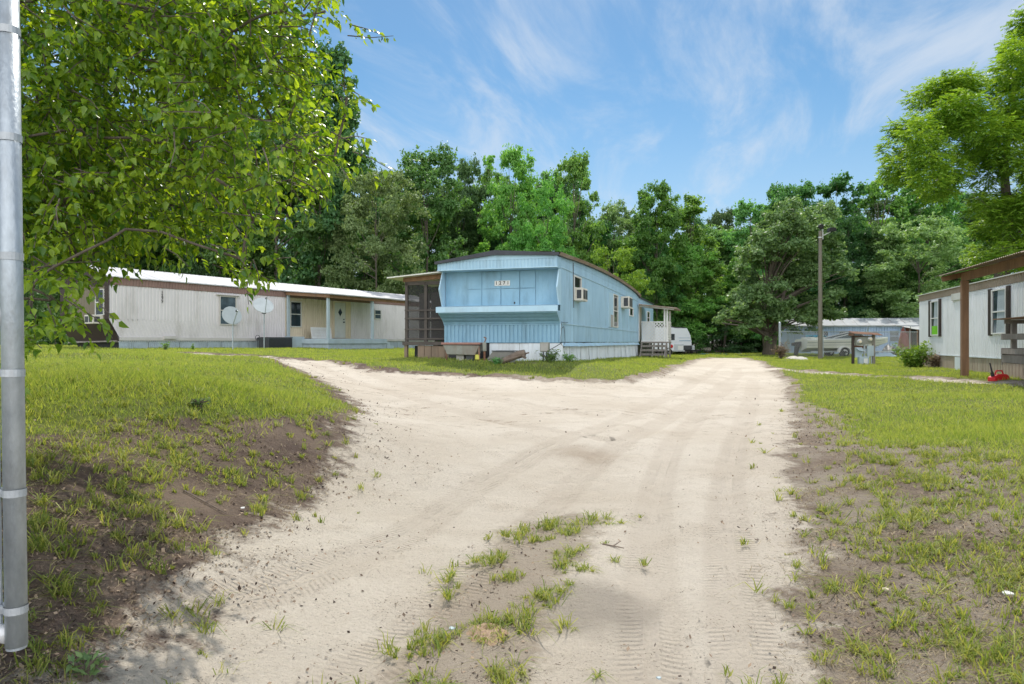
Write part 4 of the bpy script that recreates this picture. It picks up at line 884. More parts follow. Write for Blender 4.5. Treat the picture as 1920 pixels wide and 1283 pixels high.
ds=MB(); ds.corr((-1.03,-11.72,-.2),(-.03,-11.72,-.2),(-1.03,-11.72,.5),(-.03,-11.72,.5),.2,.025,(0,1,0)); ds.corr((-1.03,-LR,-.2),(-1.03,-11.72,-.2),(-1.03,-LR,.55),(-1.03,-11.72,.55),.2,.025,(-1,0,0)); ds.build('deck_skirting',MAT['tanskirt'],rh)
# fuel can
q=P(1872,714,17.1); gc=thing('fuel_can','red plastic fuel can with black spout on the grass by the tan skirting','fuel can',(q.x,q.y,gz(q.x,q.y)),R(10))
c_=MB(); c_.prism([(-.22,.02),(.22,.0),(.23,.15),(.16,.22),(-.06,.22),(-.22,.14)],'y',-.11,.11); c_.build('body',MAT['red'],gc,bevel=.03)
MB().tube([(-.1,0,.21),(-.06,0,.30),(.1,0,.30),(.14,0,.21)],.018,8).build('handle',MAT['red'],gc)
MB().tube([(-.16,0,.17),(-.19,0,.26)],[.045,.035],10).tube([(-.18,0,.25),(-.25,0,.50)],[.022,.014],8).build('spout',MAT['black'],gc)

# ---------------------------------------------------------------- far blue home
fz=gz(23,56)
fh=thing('mobile_home','distant pale blue mobile home with weathered grey roof behind the fence','mobile home',(22.75,56.0,fz),R(-11.5))
LF=26.0
w_=MB(); w_.box(.03,LF,.03,W,.3,2.3); w_.corr((0,0,.1),(LF,0,.1),(0,0,2.32),(LF,0,2.32),.2,.03,(0,-1,0)); w_.corr((0,W,.1),(0,0,.1),(0,W,2.32),(0,0,2.32),.2,.03,(-1,0,0)); w_.add([(0,0,2.32),(0,W,2.32),(0,W/2,2.9)],[(0,1,2)]); w_.build('wall',MAT['farblue'],fh)
rf=MB(); rf.corr((-.1,-.12,2.30),(LF,-.12,2.30),(-.1,W/2,2.95),(LF,W/2,2.95),.9,.03,(0,0,1),prof=((0,0),(.9,0),(.93,1),(.97,1)),jit=.02); rf.add([(-.1,W/2,2.95),(LF,W/2,2.95),(LF,W+.1,2.3),(-.1,W+.1,2.3)],[(0,1,2,3)]); rf.box(-.1,LF,-.13,-.11,2.22,2.31); rf.build('roof',MAT['fargrey'],fh)
MB().corr((0,-.02,-.5),(LF,-.02,-.5),(0,-.02,.1),(LF,-.02,.1),.5,.03,(0,-1,0)).build('skirting',MAT['farblue'],fh)
for a,wd in ((2.05,.95),(3.75,.9),(7.5,.75)): window(fh,(0,0),(1,0),(0,-1),a,a+wd,.98,1.92,'farblue','glass_blue',True,fw=.05)
MB().box(9.1,10.1,-.03,-.0,.2,2.0).build('doorway',MAT['black'],fh)
MB().box(8.7,9.1,-.05,-.0,.2,2.1).build('door',MAT['redbrown'],fh)
aw=MB(); aw.corr((8.3,0,2.25),(12.5,0,2.25),(8.8,-1.9,1.92),(12.5,-1.9,1.98),.3,.03,(0,-.2,1),jit=.03); aw.build('awning',MAT['alu'],fh)
MB().box(8.9,8.98,-1.85,-1.77,-.3,1.93).build('awning_post',MAT['wood'],fh)

# ---------------------------------------------------------------- chain-link fence
fx0=P(1462,640,43).x; fy0=43.0; fx1=26.5; fy1=44.6
fe=thing('chain_link_fence','chain link fence with steel posts and top rail before the distant blue home','fence',(fx0,fy0,gz(fx0,fy0)),math.atan2(fy1-fy0,fx1-fx0))
FL=math.hypot(fx1-fx0,fy1-fy0)
MB().tube([(0,0,-.2),(0,0,2.25)],.075,12).lathe((0,0,2.25),(0,0,1),[(0,.085),(.05,.07),(.08,.01)],12).build('corner_post',MAT['metal'],fe)
for s_ in (3.0,6.15,9.2):
    m_=MB().tube([(s_,0,-.2),(s_,0,1.78)],.032,8); m_.bar((s_,0,1.76),(s_-.12,-.2,2.12),.035); m_.build('post',MAT['metal'],fe)
MB().tube([(0,0,1.72),(FL,0,1.72)],.024,8).build('top_rail',MAT['metal'],fe)
wi=MB()
for k in range(3): wi.tube([(0,0,1.8+.1*k),(3.0-.04-.04*k,-.07-.06*k,1.84+.1*k),(6.1-.04*k,-.07-.06*k,1.84+.1*k)],.005,3,False)
wi.build('barbed_wire',MAT['metal'],fe)
wm=MB(); pit=.16; hh_=1.68; n_=int((FL+hh_)/pit)
for i in range(n_):
    for sgn in (1,-1):
        a=i*pit-hh_ if sgn==1 else i*pit; bb=a+hh_*sgn
        xa,za,xb,zb=a,.02,bb,.02+hh_
        for lim,sg in ((0,1),(FL,-1)):
            if (xa-lim)*sg<0 and (xb-lim)*sg<0: break
            if (xa-lim)*sg<0: f=(lim-xa)/(xb-xa); za+=(zb-za)*f; xa=lim
            if (xb-lim)*sg<0: f=(lim-xa)/(xb-xa); zb=za+(zb-za)*f; xb=lim
        else: wm.bar((xa,.0,za),(xb,.0,zb),.006,.006)
wm.build('chain_mesh',MAT['alu'],fe)

# ---------------------------------------------------------------- boat on its road trailer
bzg=gz(21,46.3)
bt=thing('motor_boat','white motor boat with raked windscreen resting on its road trailer','boat',(P(1502,640,46.3).x,46.3,bzg),R(2))
BL=6.0; sec=[]; M=14
for i in range(M+1):
    t=i/M; x_=t*BL; hw=1.05*(1-max(0,(t-.45)/.55)**2.2) if t>.45 else .98+.07*t/.45
    hw=max(hw,.02); keel=.42+.02*t+ .62*max(0,(t-.6)/.4)**2.2; gun=1.12+.14*t; chz=.62+.38*max(0,(t-.5)/.5)**1.6; chw=hw*(.86-.2*max(0,(t-.5)/.5))
    sec.append([(x_,-hw,gun),(x_,-chw,chz),(x_,0,min(keel,chz)),(x_,chw,chz),(x_,hw,gun),(x_,hw*.8,gun+.06),(x_,0,gun+.10),(x_,-hw*.8,gun+.06)])
m_=MB(); vs=[p for s_ in sec for p in s_]; fs=[]
for i in range(M):
    for k in range(8): fs.append((8*i+k,8*i+(k+1)%8,8*i+8+(k+1)%8,8*i+8+k))
fs.append(tuple(range(8))); m_.add(vs,fs); m_.build('hull',MAT['boat'],bt)
m_=MB()
for i in range(M):
    for f0,f1 in ((.28,.36),(.62,.66)):
        q=[]; 
        for s_,f in ((sec[i],f0),(sec[i+1],f0),(sec[i+1],f1),(sec[i],f1)):
            a,bq=Vector(s_[0]),Vector(s_[1]); q.append(a.lerp(bq,f)+V3(0,-.012,0))
        m_.add(q,[(0,1,2,3)])
m_.build('stripe',MAT['boat_line'],bt)
wsn=MB(); 
for y_ in (-.72,.72): wsn.bar((1.75,y_*1.1,1.25),(3.7,y_*.75,1.72),.05); wsn.bar((3.7,y_*.75,1.72),(4.25,y_*.6,1.3),.05)
wsn.bar((3.7,-.54,1.72),(3.7,.54,1.72),.05); wf_=wsn.build('windscreen_frame',MAT['alu'],bt)
MB().add([(1.9,-.79,1.25),(3.7,-.56,1.70),(4.2,-.45,1.3)],[(0,1,2)]).add([(1.9,.79,1.25),(3.7,.56,1.70),(4.2,.45,1.3)],[(0,1,2)]).build('windscreen_pane',MAT['glass_blue'],wf_)
MB().box(.3,1.3,-.7,.7,1.18,1.34).build('seat',MAT['boat'],bt,bevel=.05)
od=MB(); od.prism([(-.05,1.05),(-.6,.95),(-.62,.78),(-.1,.7)],'y',-.18,.18); od.prism([(-.1,.72),(-.42,.72),(-.5,.15),(-.25,.1)],'y',-.07,.07); od.build('motor',MAT['black'],bt,bevel=.03)
o=MB(); 
rs=random.Random(8); gxx=10
vs=[(.05+1.1*i/gxx, -.5+.8*j/6, 1.30+.10*rs.random()+.05*math.sin(i*1.7)) for i in range(gxx+1) for j in range(7)]
o.add(vs,[(i*7+j,(i+1)*7+j,(i+1)*7+j+1,i*7+j+1) for i in range(gxx) for j in range(6)])
o=o.build('boat_cover',MAT['teal']); o.location=bt.location+V3(.3,-.2,.06); tag(o,'crumpled teal tarp on the stern of the white boat','tarp')
btr=thing('boat_trailer','low road trailer with white mudguard carrying the white motor boat','trailer',(bt.location.x,46.3,bzg),R(2))
fr=MB(); fr.bar((.3,-.7,.36),(5.6,-.6,.36),.08); fr.bar((.3,.7,.36),(5.6,.6,.36),.08); fr.bar((5.6,-.6,.36),(7.4,0,.4),.08); fr.bar((5.6,.6,.36),(7.4,0,.4),.08); fr.bar((1,-.7,.36),(1,.7,.36),.07); fr.bar((3.6,-.65,.36),(3.6,.65,.36),.07); fr.build('frame',MAT['metal'],btr)
for y_ in (-1.0,1.0):
    wo_=MB().lathe((2.45,y_-.1,.32),(0,1,0),[(0,.2),(0,.31),(.03,.33),(.17,.33),(.2,.31),(.2,.2)],22).build('wheel',MAT['tyre'],btr)
    MB().lathe((2.45,y_-.12,.32),(0,1,0),[(0,.02),(0,.18),(.02,.2),(.2,.2)],16).build('rim',MAT['alu'],wo_)
    md=MB(); n_=10
    for k in range(n_):
        a0,a1=math.pi*k/n_,math.pi*(k+1)/n_; md.add([(2.45+.42*math.cos(a),yy,.32+.42*math.sin(a)) for a in (a0,a1) for yy in (y_-.15,y_+.15)],[(0,1,3,2)]); md.add([(2.45+rr_*math.cos(a),y_-.15,.32+rr_*math.sin(a)) for a in (a0,a1) for rr_ in (.42,.36)],[(0,1,3,2)])
    md.build('mudguard',MAT['white'],btr)

# ---------------------------------------------------------------- light pole
q=P(1538,665,41); lp=thing('light_pole','tall grey wooden pole with two dark floodlights by the boat','light pole',(q.x,q.y,gz(q.x,q.y)))
zt=P(1538,432,41).z-lp.location.z
MB().tube([(0,0,-.3),(0,0,zt)],[.135,.10],14).build('pole',MAT['pole'],lp)
MB().tube([(0,0,zt-.42),(0,0,zt-.36)],.13,14).box(.1,.16,-.06,.06,zt-.5,zt+.12).bar((.14,0,zt-.28),(.62,0,zt-.05),.05).build('bracket',MAT['alu'],lp)
for cx_,r_ in ((-.02,.0),(.66,.0)):
    f_=MB(); 
    if cx_<.2: f_.lathe((0,-.05,zt+.27),(0,-1,-.15),[(-.16,.08),(-.05,.14),(.12,.15),(.13,.12)],14); f_.bar((0,0,zt),(0,0,zt+.2),.06)
    else: f_.prism([(.45,zt-.03),(.92,zt-.02),(.86,zt+.19),(.5,zt+.19)],'y',-.18,.18)
    f_.build('floodlight',MAT['black'],lp,bevel=.015)

# ---------------------------------------------------------------- meter pedestal
q=P(1619,686,31.5); mp_=thing('meter_pedestal','weathered power meter stand with two round meters under a rusty tin roof','meter stand',(q.x,q.y,gz(q.x,q.y)),R(-8))
for x_ in (-.46,.44):
    MB().bar((x_,0,-.2),(x_*1.0,0,1.48),.12,.10).build('post',MAT['greywood'] if x_>0 else MAT['darkbrown'],mp_)
m_=MB(); m_.bar((-.46,.02,1.30),(.5,.02,1.30),.04,.2); m_.bar((-.46,.02,.9),(.5,.02,.85),.04,.12); m_.build('crossboard',MAT['rust'],mp_)
m_=MB(); m_.corr((-.56,-.34,1.50),(.72,-.34,1.42),(-.56,.34,1.62),(.72,.34,1.54),.08,.016,(0,0,1)); m_.corr((-.56,-.34,1.48),(.72,-.34,1.40),(-.56,.34,1.60),(.72,.34,1.52),.5,0,(0,0,1)); m_.box(-.56,-.5,-.3,.3,1.40,1.52); m_.build('tin_roof',MAT['rust'],mp_)
mbx=MB(); mbx.bar((-.38,-.09,1.13),(.34,-.09,1.21),.14,.36,up=(0,1,0))
mo=MB(); mo.add([(-.38,-.16,.95),(.36,-.16,1.03),(.32,-.16,1.39),(-.40,-.16,1.31),(-.38,-.03,.95),(.36,-.03,1.03),(.32,-.03,1.39),(-.40,-.03,1.31)],[(0,1,2,3),(7,6,5,4),(0,4,5,1),(1,5,6,2),(2,6,7,3),(3,7,4,0)]); mo=mo.build('meter_box',MAT['oldtrough'],mp_)
for x_,z_ in ((-.23,1.13),(.22,1.24)):
    mm=MB().lathe((x_,-.16,z_),(0,-1,0),[(0,.105),(.04,.105),(.05,.085),(.12,.08),(.13,.03)],18).build('meter',MAT['alu'],mo)
    MB().lathe((x_,-.292,z_),(0,-1,0),[(0,.06),(.006,.055)],14).build('meter_face',MAT['cream'],mm)
MB().box(-.02,.05,-.10,-.03,.25,1.0).build('conduit',MAT['metal'],mp_)
MB().box(.12,.40,-.14,-.02,.46,.94).build('breaker_box',MAT['greyblue'],mp_,bevel=.01)
m_=MB(); m_.box(-.40,-.10,-.13,-.02,.40,.86); m_.add([(-.40,-.135,.86),(-.08,-.135,.80),(-.02,-.34,.68),(-.32,-.36,.72)],[(0,1,2,3)]); m_.build('open_panel',MAT['greyblue'],mp_)
tb=MB().box(-.32,.12,-.42,-.16,-.05,.44).build('terminal_box',MAT['greyblue'],mp_,bevel=.03)
MB().box(-.13,.04,-.425,-.421,.12,.36).build('notice',MAT['white'],tb)
MB().tube([(.18,-.1,-.1),(.18,-.1,.47)],.04,8).tube([(.3,-.1,-.1),(.3,-.1,.47)],.03,8).build('pipe',MAT['metal'],mp_)

# ---------------------------------------------------------------- camper and car beyond the stoop
cz_=gz(14,60)-.15
cp=thing('camper_trailer','white travel trailer with slanted nose parked before the dark woods','camper',(P(1297,640,60).x,60,cz_),0)
pf=[(-8,.62),(-.0,.62),(.0,1.3),(-.12,1.9),(-.38,2.45),(-.55,2.55),(-8,2.62)]
m_=MB(); m_.prism(pf,'y',0,2.4); m_.build('body',MAT['camper'],cp,bevel=.04)
MB().prism([(-8,2.62),(-2.0,2.66),(-1.5,2.52),(-.5,2.5),(-.55,2.58),(-1.45,2.60),(-1.95,2.74),(-8,2.72)],'y',-.02,2.42).build('roof_trim',MAT['darkgrey'],cp)
MB().box(-2.6,-2.1,.8,1.4,2.72,2.86).build('roof_vent',MAT['white'],cp)
w0=MB().box(-2.12,-1.5,-.03,0.0,1.45,2.0).build('window',MAT['darkgrey'],cp,bevel=.01); MB().box(-2.06,-1.56,-.04,-.031,1.51,1.94).build('pane',MAT['glass'],w0)
MB().box(-1.25,.02,-.02,-.001,.62,.98).build('nose_guard',MAT['darkgrey'],cp)
m_=MB(); m_.box(-1.15,-.2,-.015,-.004,1.62,1.66); m_.box(-1.1,-.1,-.015,-.004,1.35,1.44); m_.box(-2.0,-1.2,-.015,-.004,1.02,1.12); m_.build('stripe',MAT['bluegrey_panel'],cp)
m_=MB(); m_.bar((-.2,.3,.55),(1.1,1.2,.5),.1); m_.bar((-.2,2.1,.55),(1.1,1.2,.5),.1); m_.bar((.75,1.2,.5),(.75,1.2,.0),.07); m_.box(-8,0,.1,2.3,.45,.6); m_.build('chassis',MAT['black'],cp)
for x_ in (-4.2,-5.0): MB().lathe((x_,-.02,.33),(0,1,0),[(0,.2),(0,.33),(.2,.33),(.2,.2)],18).build('wheel',MAT['tyre'],cp)
MB().lathe((.35,.95,.55),(0,0,1),[(0,.12),(.03,.16),(.35,.16),(.42,.08)],14).build('gas_bottle',MAT['camper'],cp)
cr=thing('parked_pickup','white pickup with grey tailgate and red tail lamp before the camper','pickup',(P(1281,640,56).x,56,gz(13.5,56)-.03),R(0))
m_=MB(); m_.prism([(-5.4,.38),(0,.42),(.0,1.0),(-2.0,1.03),(-2.05,1.05),(-2.35,1.62),(-3.7,1.64),(-4.15,1.1),(-5.3,.98),(-5.45,.7)],'y',0,1.85); m_.build('body',MAT['camper'],cr,bevel=.05)
MB().box(-.75,.03,-.03,-.001,.50,.98).build('tailgate',MAT['silver'],cr,bevel=.01)
MB().box(-.45,-.02,-.045,-.032,.50,.84).build('licence_plate',MAT['white'],cr)
MB().lathe((-.98,-.004,.80),(0,-1,0),[(0,.15),(.04,.14),(.06,.05)],16).build('tail_lamp',MAT['red'],cr)
MB().box(-.9,.1,-.12,-.02,.38,.48).build('bumper',MAT['silver'],cr)
for x_ in (-1.25,-4.4):
    wq=MB().lathe((x_,-.03,.34),(0,1,0),[(0,.2),(0,.34),(.22,.34),(.22,.2)],20).build('wheel',MAT['tyre'],cr); MB().lathe((x_,-.04,.34),(0,1,0),[(0,.02),(0,.2),(.03,.21)],14).build('rim',MAT['silver'],wq)
MB().prism([(-2.45,1.1),(-2.55,1.55),(-3.55,1.56),(-3.85,1.12)],'y',-.01,.0).build('window',MAT['glass'],cr)

# ---------------------------------------------------------------- yard bits
def heap(name, mat, px, py, Y, sx, sy, sz, label, cat, seed):
    r=random.Random(seed); m_=MB(); n_=12; k=8; vs=[]; fs=[]
    for i in range(n_+1):
        for j in range(k+1):
            u=i/n_*2-1; v=j/k*2-1; f=max(0,1-(abs(u)**2.2)-(abs(v)**2.2)*.8); vs.append((u*sx+r.uniform(-.03,.03)*sx,v*sy,sz*(f**.6)*(.75+.5*r.random())-.03))
    fs=[(i*(k+1)+j,(i+1)*(k+1)+j,(i+1)*(k+1)+j+1,i*(k+1)+j+1) for i in range(n_) for j in range(k)]
    q=P(px,py,Y); o=m_.add(vs,fs).build(name,mat,smooth=True); o.location=(q.x,q.y,gz(q.x,q.y)); return tag(o,label,cat)
heap('white_tarp',MAT['tarp'],1492,671,40,.8,.45,.27,'crumpled white tarp lying in the grass at the foot of the fence','tarp',1)
heap('cloth_heap',MAT['redbrown'],1694,662,50,.35,.4,1.9,'red brown cloth hanging in a heap by the far doorway','cloth',2)
heap('junk_pile',MAT['darkgrey'],1672,664,48,.7,.6,.75,'dark pile of junk beyond the chain link fence','junk pile',3)
heap('rubble_pile',MAT['bluegrey_panel'],1655,668,46,1.0,.4,.38,'low blue grey pile of scrap behind the fence','scrap pile',4)
def flat(name,mat,px,py,Y,pts,label,cat,th=.03):
    q=P(px,py,Y); o=MB().prism(pts,'z',0,th).build(name,mat); o.location=(q.x,q.y,gz(q.x,q.y)+.02); return tag(o,label,cat)
flat('metal_sheet',MAT['teal'],1337,663,55,[(-1.0,-.4),(1.0,-.45),(.95,.4),(-.9,.5)],'flat teal sheet lying on the grass before the dark woods','sheet',.05)
flat('metal_sheet',MAT['alu'],1381,663,58,[(-.45,-.3),(.4,-.35),(.45,.3),(-.35,.4)],'small pale sheet on the grass near the dark woods','sheet',.05)
flat('white_scrap',MAT['white'],1645,690,30.0,[(-.35,-.05),(.3,-.1),(.36,.04),(.1,.08),(-.3,.05)],'white scrap strip lying in the grass by the meter stand','scrap')
flat('white_scrap',MAT['white'],1661,691,29.5,[(-.12,-.05),(.14,-.08),(.1,.06),(-.1,.07)],'small bent white scrap beside the longer strip','scrap')
def ragged(r_, n_, rs): return [(r_*(1+rs.uniform(-.45,.3))*math.cos(6.28*i/n_), r_*(1+rs.uniform(-.45,.3))*math.sin(6.28*i/n_)) for i in range(n_)]
rs=random.Random(3)
for (px,py,Y,r_,mt_,lab) in ((455,972,4.75,.035,'white','white paper scrap on the lower edge of the dark bank'),(1890,1110,3.3,.045,'white','pale plastic scrap at the grassy edge of the bare bank'),(1660,1085,3.6,.03,'cream','tan paper scrap on the bare bank beside the drive'),(848,1158,3.52,.03,'greyblue','grey blue plastic scrap among the middle strip weeds'),(1235,1240,3.05,.018,'greyblue','tiny grey green scrap on the sand of the drive')):
    flat('litter_scrap',MAT[mt_],px,py,Y,ragged(r_*.55,7,rs),lab,'scrap',.006)
# ant hill
q=P(915,1163,3.5); hp=[]; n_=30
vs=[];fs=[]
prf=[(0,.010),(.018,.006),(.03,.026),(.045,.029),(.07,.018),(.095,.006),(.13,-.012)]
for k,(r_,z_) in enumerate(prf):
    for i in range(n_): 
        j=1+rs.uniform(-.14,.14); vs.append((r_*j*math.cos(6.2832*i/n_),r_*j*math.sin(6.2832*i/n_),z_+rs.uniform(-.004,.004)))
for k in range(len(prf)-1): fs+= [(k*n_+i,k*n_+(i+1)%n_,(k+1)*n_+(i+1)%n_,(k+1)*n_+i) for i in range(n_)]
o=MB().add(vs,fs).build('ant_hill',pm('reddish_sand',(.40,.285,.195),(.29,.195,.13),40,.95,.5),smooth=True); o.location=(q.x,q.y,gz(q.x,q.y)); tag(o,'small reddish ant hill with a crater in the middle strip','ant hill')
# fallen sticks
for i,(pts,lab) in enumerate(((((345,978,4.6),(385,985,4.57),(425,992,4.52)),'long thin dead stick on the dark bank'),(((470,748,8.4),(505,733,8.6)),'short pale stick on the green part of the bank'),(((1130,1010,4.7),(1170,1025,4.6)),'bent brown twig on the sand right of the weeds'))):
    m_=MB(); w=[]
    for (px,py,Y) in pts:
        q=P(px,py,Y); w.append((q.x,q.y,gz(q.x,q.y)+.012))
    m_.tube(w,[.006]+[.005]*(len(w)-2)+[.003],6); 
    mid=Vector(w[0]).lerp(Vector(w[-1]),.5); m_.tube([mid,mid+V3(.06,.05,.02)],[.005,.002],5)
    o=m_.build('stick',MAT['log']); tag(o,lab,'stick')

# ---------------------------------------------------------------- gate frame at the left edge
gt=thing('chain_link_gate','galvanised steel gate frame with wire bands standing open at the bank','gate',(P(31,1212,2.02).x,2.02,gz(P(31,1212,2.02).x,2.02)))
def gl(px,py,Y=2.02): return P(px,py,Y)-Vector(gt.location)
top_,bot=gl(13,-140),gl(31,1206)
MB().tube([bot-V3(0,0,.004),top_],.0285,20).build('upright',MAT['metal'],gt,smooth=True)
MB().tube([bot-V3(0,0,.012),bot-V3(0,0,.002)],.0265,20).build('end_cap',MAT['metal'],gt)
for py in (592,1188):
    f=(1206-py)/1346; c_=bot.lerp(top_,f); MB().tube([c_+V3(-2.4,.35,.0),c_+V3(-.0,.0,0)],.021,16).build('rail',MAT['metal'],gt,smooth=True)
    MB().tube([c_+V3(-.075,.012,0),c_+V3(-.018,.0,0)],[.026,.028],16).build('rail_cup',MAT['alu'],gt,smooth=True)
MB().tube([bot+V3(-2.4,.35,0),top_+V3(-2.4,.35,0)],.0285,16).build('far_upright',MAT['metal'],gt,smooth=True)
MB().tube([bot+V3(-.062,.02,.05),top_+V3(-.062,.02,0)],.006,8).build('tension_bar',MAT['metal'],gt)
for py in (58,258,480,698,922,1140):
    f=(1206-py)/1346; c_=bot.lerp(top_,f); m_=MB(); n_=20
    for k in range(n_):
        a0,a1=6.2832*k/n_,6.2832*(k+1)/n_
        m_.add([c_+V3(.0305*math.cos(a),.0305*math.sin(a),z_) for a in (a0,a1) for z_ in (-.011,.011)],[(0,2,3,1)])
    m_.bar(c_+V3(-.028,-.012,0),c_+V3(-.075,.008,0),.004,.022,up=(0,0,1)); m_.bar(c_+V3(-.028,.012,0),c_+V3(-.075,.03,0),.004,.022)
    m_.tube([c_+V3(-.055,-.03,0),c_+V3(-.055,.04,0)],.0045,8)
    m_.build('band',MAT['band'],gt)
wm=MB(); Hh=1.9; Wd=2.3; pit=.075
for i in range(int((Wd+Hh)/pit)+1):
    for sgn in (1,-1):
        xa,za,xb,zb=(i*pit-Hh,0.,i*pit,Hh) if sgn==1 else (i*pit,0.,i*pit-Hh,Hh)
        for lim,sg in ((0,1),(Wd,-1)):
            if (xa-lim)*sg<0 and (xb-lim)*sg<0: break
            if (xa-lim)*sg<0: f=(lim-xa)/(xb-xa); za+=(zb-za)*f; xa=lim
            if (xb-lim)*sg<0: f=(lim-xa)/(xb-xa); zb=za+(zb-za)*f; xb=lim
        else: wm.bar(bot+V3(-.07-xa,.02+.14*xa,.06+za),bot+V3(-.07-xb,.02+.14*xb,.06+zb),.003)
wm.build('chain_mesh',MAT['metal'],gt)

# ================================================================== trees
def leaves(C, size, ori, r, aspect=.55, up=.45, fold=False):
    """C: leaf centres, ori: outward vectors, returns vertices and faces of separate small leaf faces"""
    n=len(C); nv=ori*.55+r.normal(0,.55,(n,3)); nv[:,2]+=up; nv/=np.linalg.norm(nv,axis=1)[:,None]+1e-9
    t=r.normal(0,1,(n,3)); t-=nv*(t*nv).sum(1)[:,None]; t/=np.linalg.norm(t,axis=1)[:,None]+1e-9; bb=np.cross(nv,t)
    s=(size*r.uniform(.65,1.35,n))[:,None]
    V=np.stack([C-t*s, C-bb*s*aspect+t*s*.15, C+t*s, C+bb*s*aspect+t*s*.15],1).reshape(-1,3)
    return V,(np.arange(n)*4)[:,None]+np.arange(4)
def clumps_to_leaves(cc, cr, n, size, r, flat=.8, up=.45, shell=.62):
    w=cr**2.2; k=r.choice(len(cc),n,p=w/w.sum()); d=r.normal(0,1,(n,3)); d/=np.linalg.norm(d,axis=1)[:,None]
    d[:,2]=np.where(d[:,2]<-.25,-d[:,2]*.6,d[:,2])
    rad=cr[k]*(shell+(1.05-shell)*r.uniform(0,1,n)**.7); 
    lob=1+.22*np.sin(d[:,0]*5+k*1.7)*np.sin(d[:,1]*5+k*2.3)+.12*np.sin(d[:,2]*7+k); rad=rad*lob
    C=cc[k]+d*rad[:,None]*np.array([1,1,flat]); return leaves(C,size,d,r,up=up)
LF={'mid':leaf_mat('woodland_leaf',(.085,.175,.05),(.19,.315,.10),(1.5,1.5,.6),.4,.5,.3,.22,.45,.22),
    'bright':leaf_mat('bright_leaf',(.105,.23,.05),(.23,.39,.10),(1.5,1.45,.55),.45,.5,.3,.15,.4,.25),
    'grey':leaf_mat('grey_green_leaf',(.155,.245,.10),(.30,.41,.17),(1.4,1.4,.7),.4,.5,.3,.14,.45,.25),
    'dark':leaf_mat('dark_leaf',(.06,.13,.05),(.14,.235,.085),(1.4,1.4,.6),.35,.5,.3,.2,.4,.25),
    'pear':leaf_mat('glossy_pear_leaf',(.06,.155,.022),(.29,.43,.05),(2.0,1.7,.35),.52,.30,.5,0,.35,.9),
    'pecan':leaf_mat('pecan_leaf',(.11,.23,.03),(.25,.40,.06),(1.7,1.5,.5),.48,.45,.35,0,.4,.4),
    'sumac':leaf_mat('sumac_leaf',(.12,.25,.03),(.26,.40,.06),(1.5,1.4,.5),.45,.5,.3,.1,.3,1.0),
    'dry':leaf_mat('dry_twig_leaf',(.12,.085,.055),(.30,.22,.15),(1.2,1.1,.8),.2,.8,.2,0,.3,1.0)}
def proto(kind, seed):
    """unit woodland tree, 10 m tall, returns (trunk MB, crown V, F)"""
    r=np.random.default_rng(seed); cc=[];cr=[]
    if kind=='oval':   z0,R0,nc=1.4,2.9,85; env=lambda t:max(.05,1-((t-.48)/.66)**2)**.6; rr=(.55,1.05)
    elif kind=='tall': z0,R0,nc=1.4,1.75,70; env=lambda t:max(.05,1-((t-.42)/.68)**2)**.6; rr=(.42,.80)
    elif kind=='round':z0,R0,nc=.8,3.9,105; env=lambda t:max(.05,1-((t-.42)/.70)**2)**.55; rr=(.65,1.2)
    elif kind=='airy': z0,R0,nc=2.0,2.3,62; env=lambda t:max(.05,1-((t-.45)/.66)**2)**.6; rr=(.38,.78)
    else:              z0,R0,nc=.1,4.2,80; env=lambda t:max(.05,1-t**2.0); rr=(.6,1.1)
    for i in range(nc):
        t=r.uniform(0,1)**.85; z=z0+(9.7-z0)*t; a=r.uniform(0,6.283); q=math.sqrt(r.uniform(.12,1)); rad=R0*env(t)*q*(1+.22*math.sin(3*a+seed+z))
        cc.append((rad*math.cos(a),rad*math.sin(a),z+r.normal(0,.15))); cr.append(r.uniform(*rr)*(1-.35*t))
    for i in range(7): cc.append((r.normal(0,R0*.28),r.normal(0,R0*.28),9.0+r.uniform(0,.7))); cr.append(r.uniform(.3,.5))
    cc=np.array(cc);cr=np.array(cr)
    n={'oval':36000,'tall':26000,'round':40000,'airy':24000,'bush':18000}[kind]
    k=r.choice(len(cc),len(cc)*2); e_=r.normal(0,1,(len(k),3)); e_/=np.linalg.norm(e_,axis=1)[:,None]
    cc2=cc[k]+e_*(cr[k]*.75)[:,None]; cr2=cr[k]*r.uniform(.4,.7,len(k)); ca=np.concatenate([cc,cc2]); cra=np.concatenate([cr*.8,cr2])
    V,Fa=clumps_to_leaves(ca,cra,n,.092,r,flat=.8,shell=.45)
    # stray sprigs breaking the outline
    k=r.choice(len(cc),260); d=r.normal(0,1,(260,3)); d/=np.linalg.norm(d,axis=1)[:,None]; d[:,2]=np.abs(d[:,2])
    tips=np.repeat(cc[k]+d*(cr[k]*1.12)[:,None],7,0)+r.normal(0,.10,(1820,3)); V2,F2=leaves(tips,.10,np.repeat(d,7,0),r)
    V=np.concatenate([V,V2]); Fa=np.concatenate([Fa,F2+len(V)-len(V2)])
    m=MB()
    if kind!='bush':
        m.tube([(0,0,-.4),(.03,.02,.6),(.06,-.04,2.5),(-.03,.05,5.2),(.02,0,8.4)],[.13,.105,.085,.055,.02],7)
        for i in r.choice(len(cc),16,replace=False):
            z=max(1.4,min(7.6,cc[i][2]-.9)); b0=(.03,0,z*.8); mid=tuple((np.array(b0)+cc[i])/2+np.array([0,0,-.12])); m.tube([b0,mid,tuple(cc[i])],[.035,.022,.008],4)
    else:
        for i in range(5): m.tube([(0,0,-.3),tuple(cc[i]*.5),tuple(cc[i])],[.09,.06,.02],5)
    return m,V,Fa
PROT={}
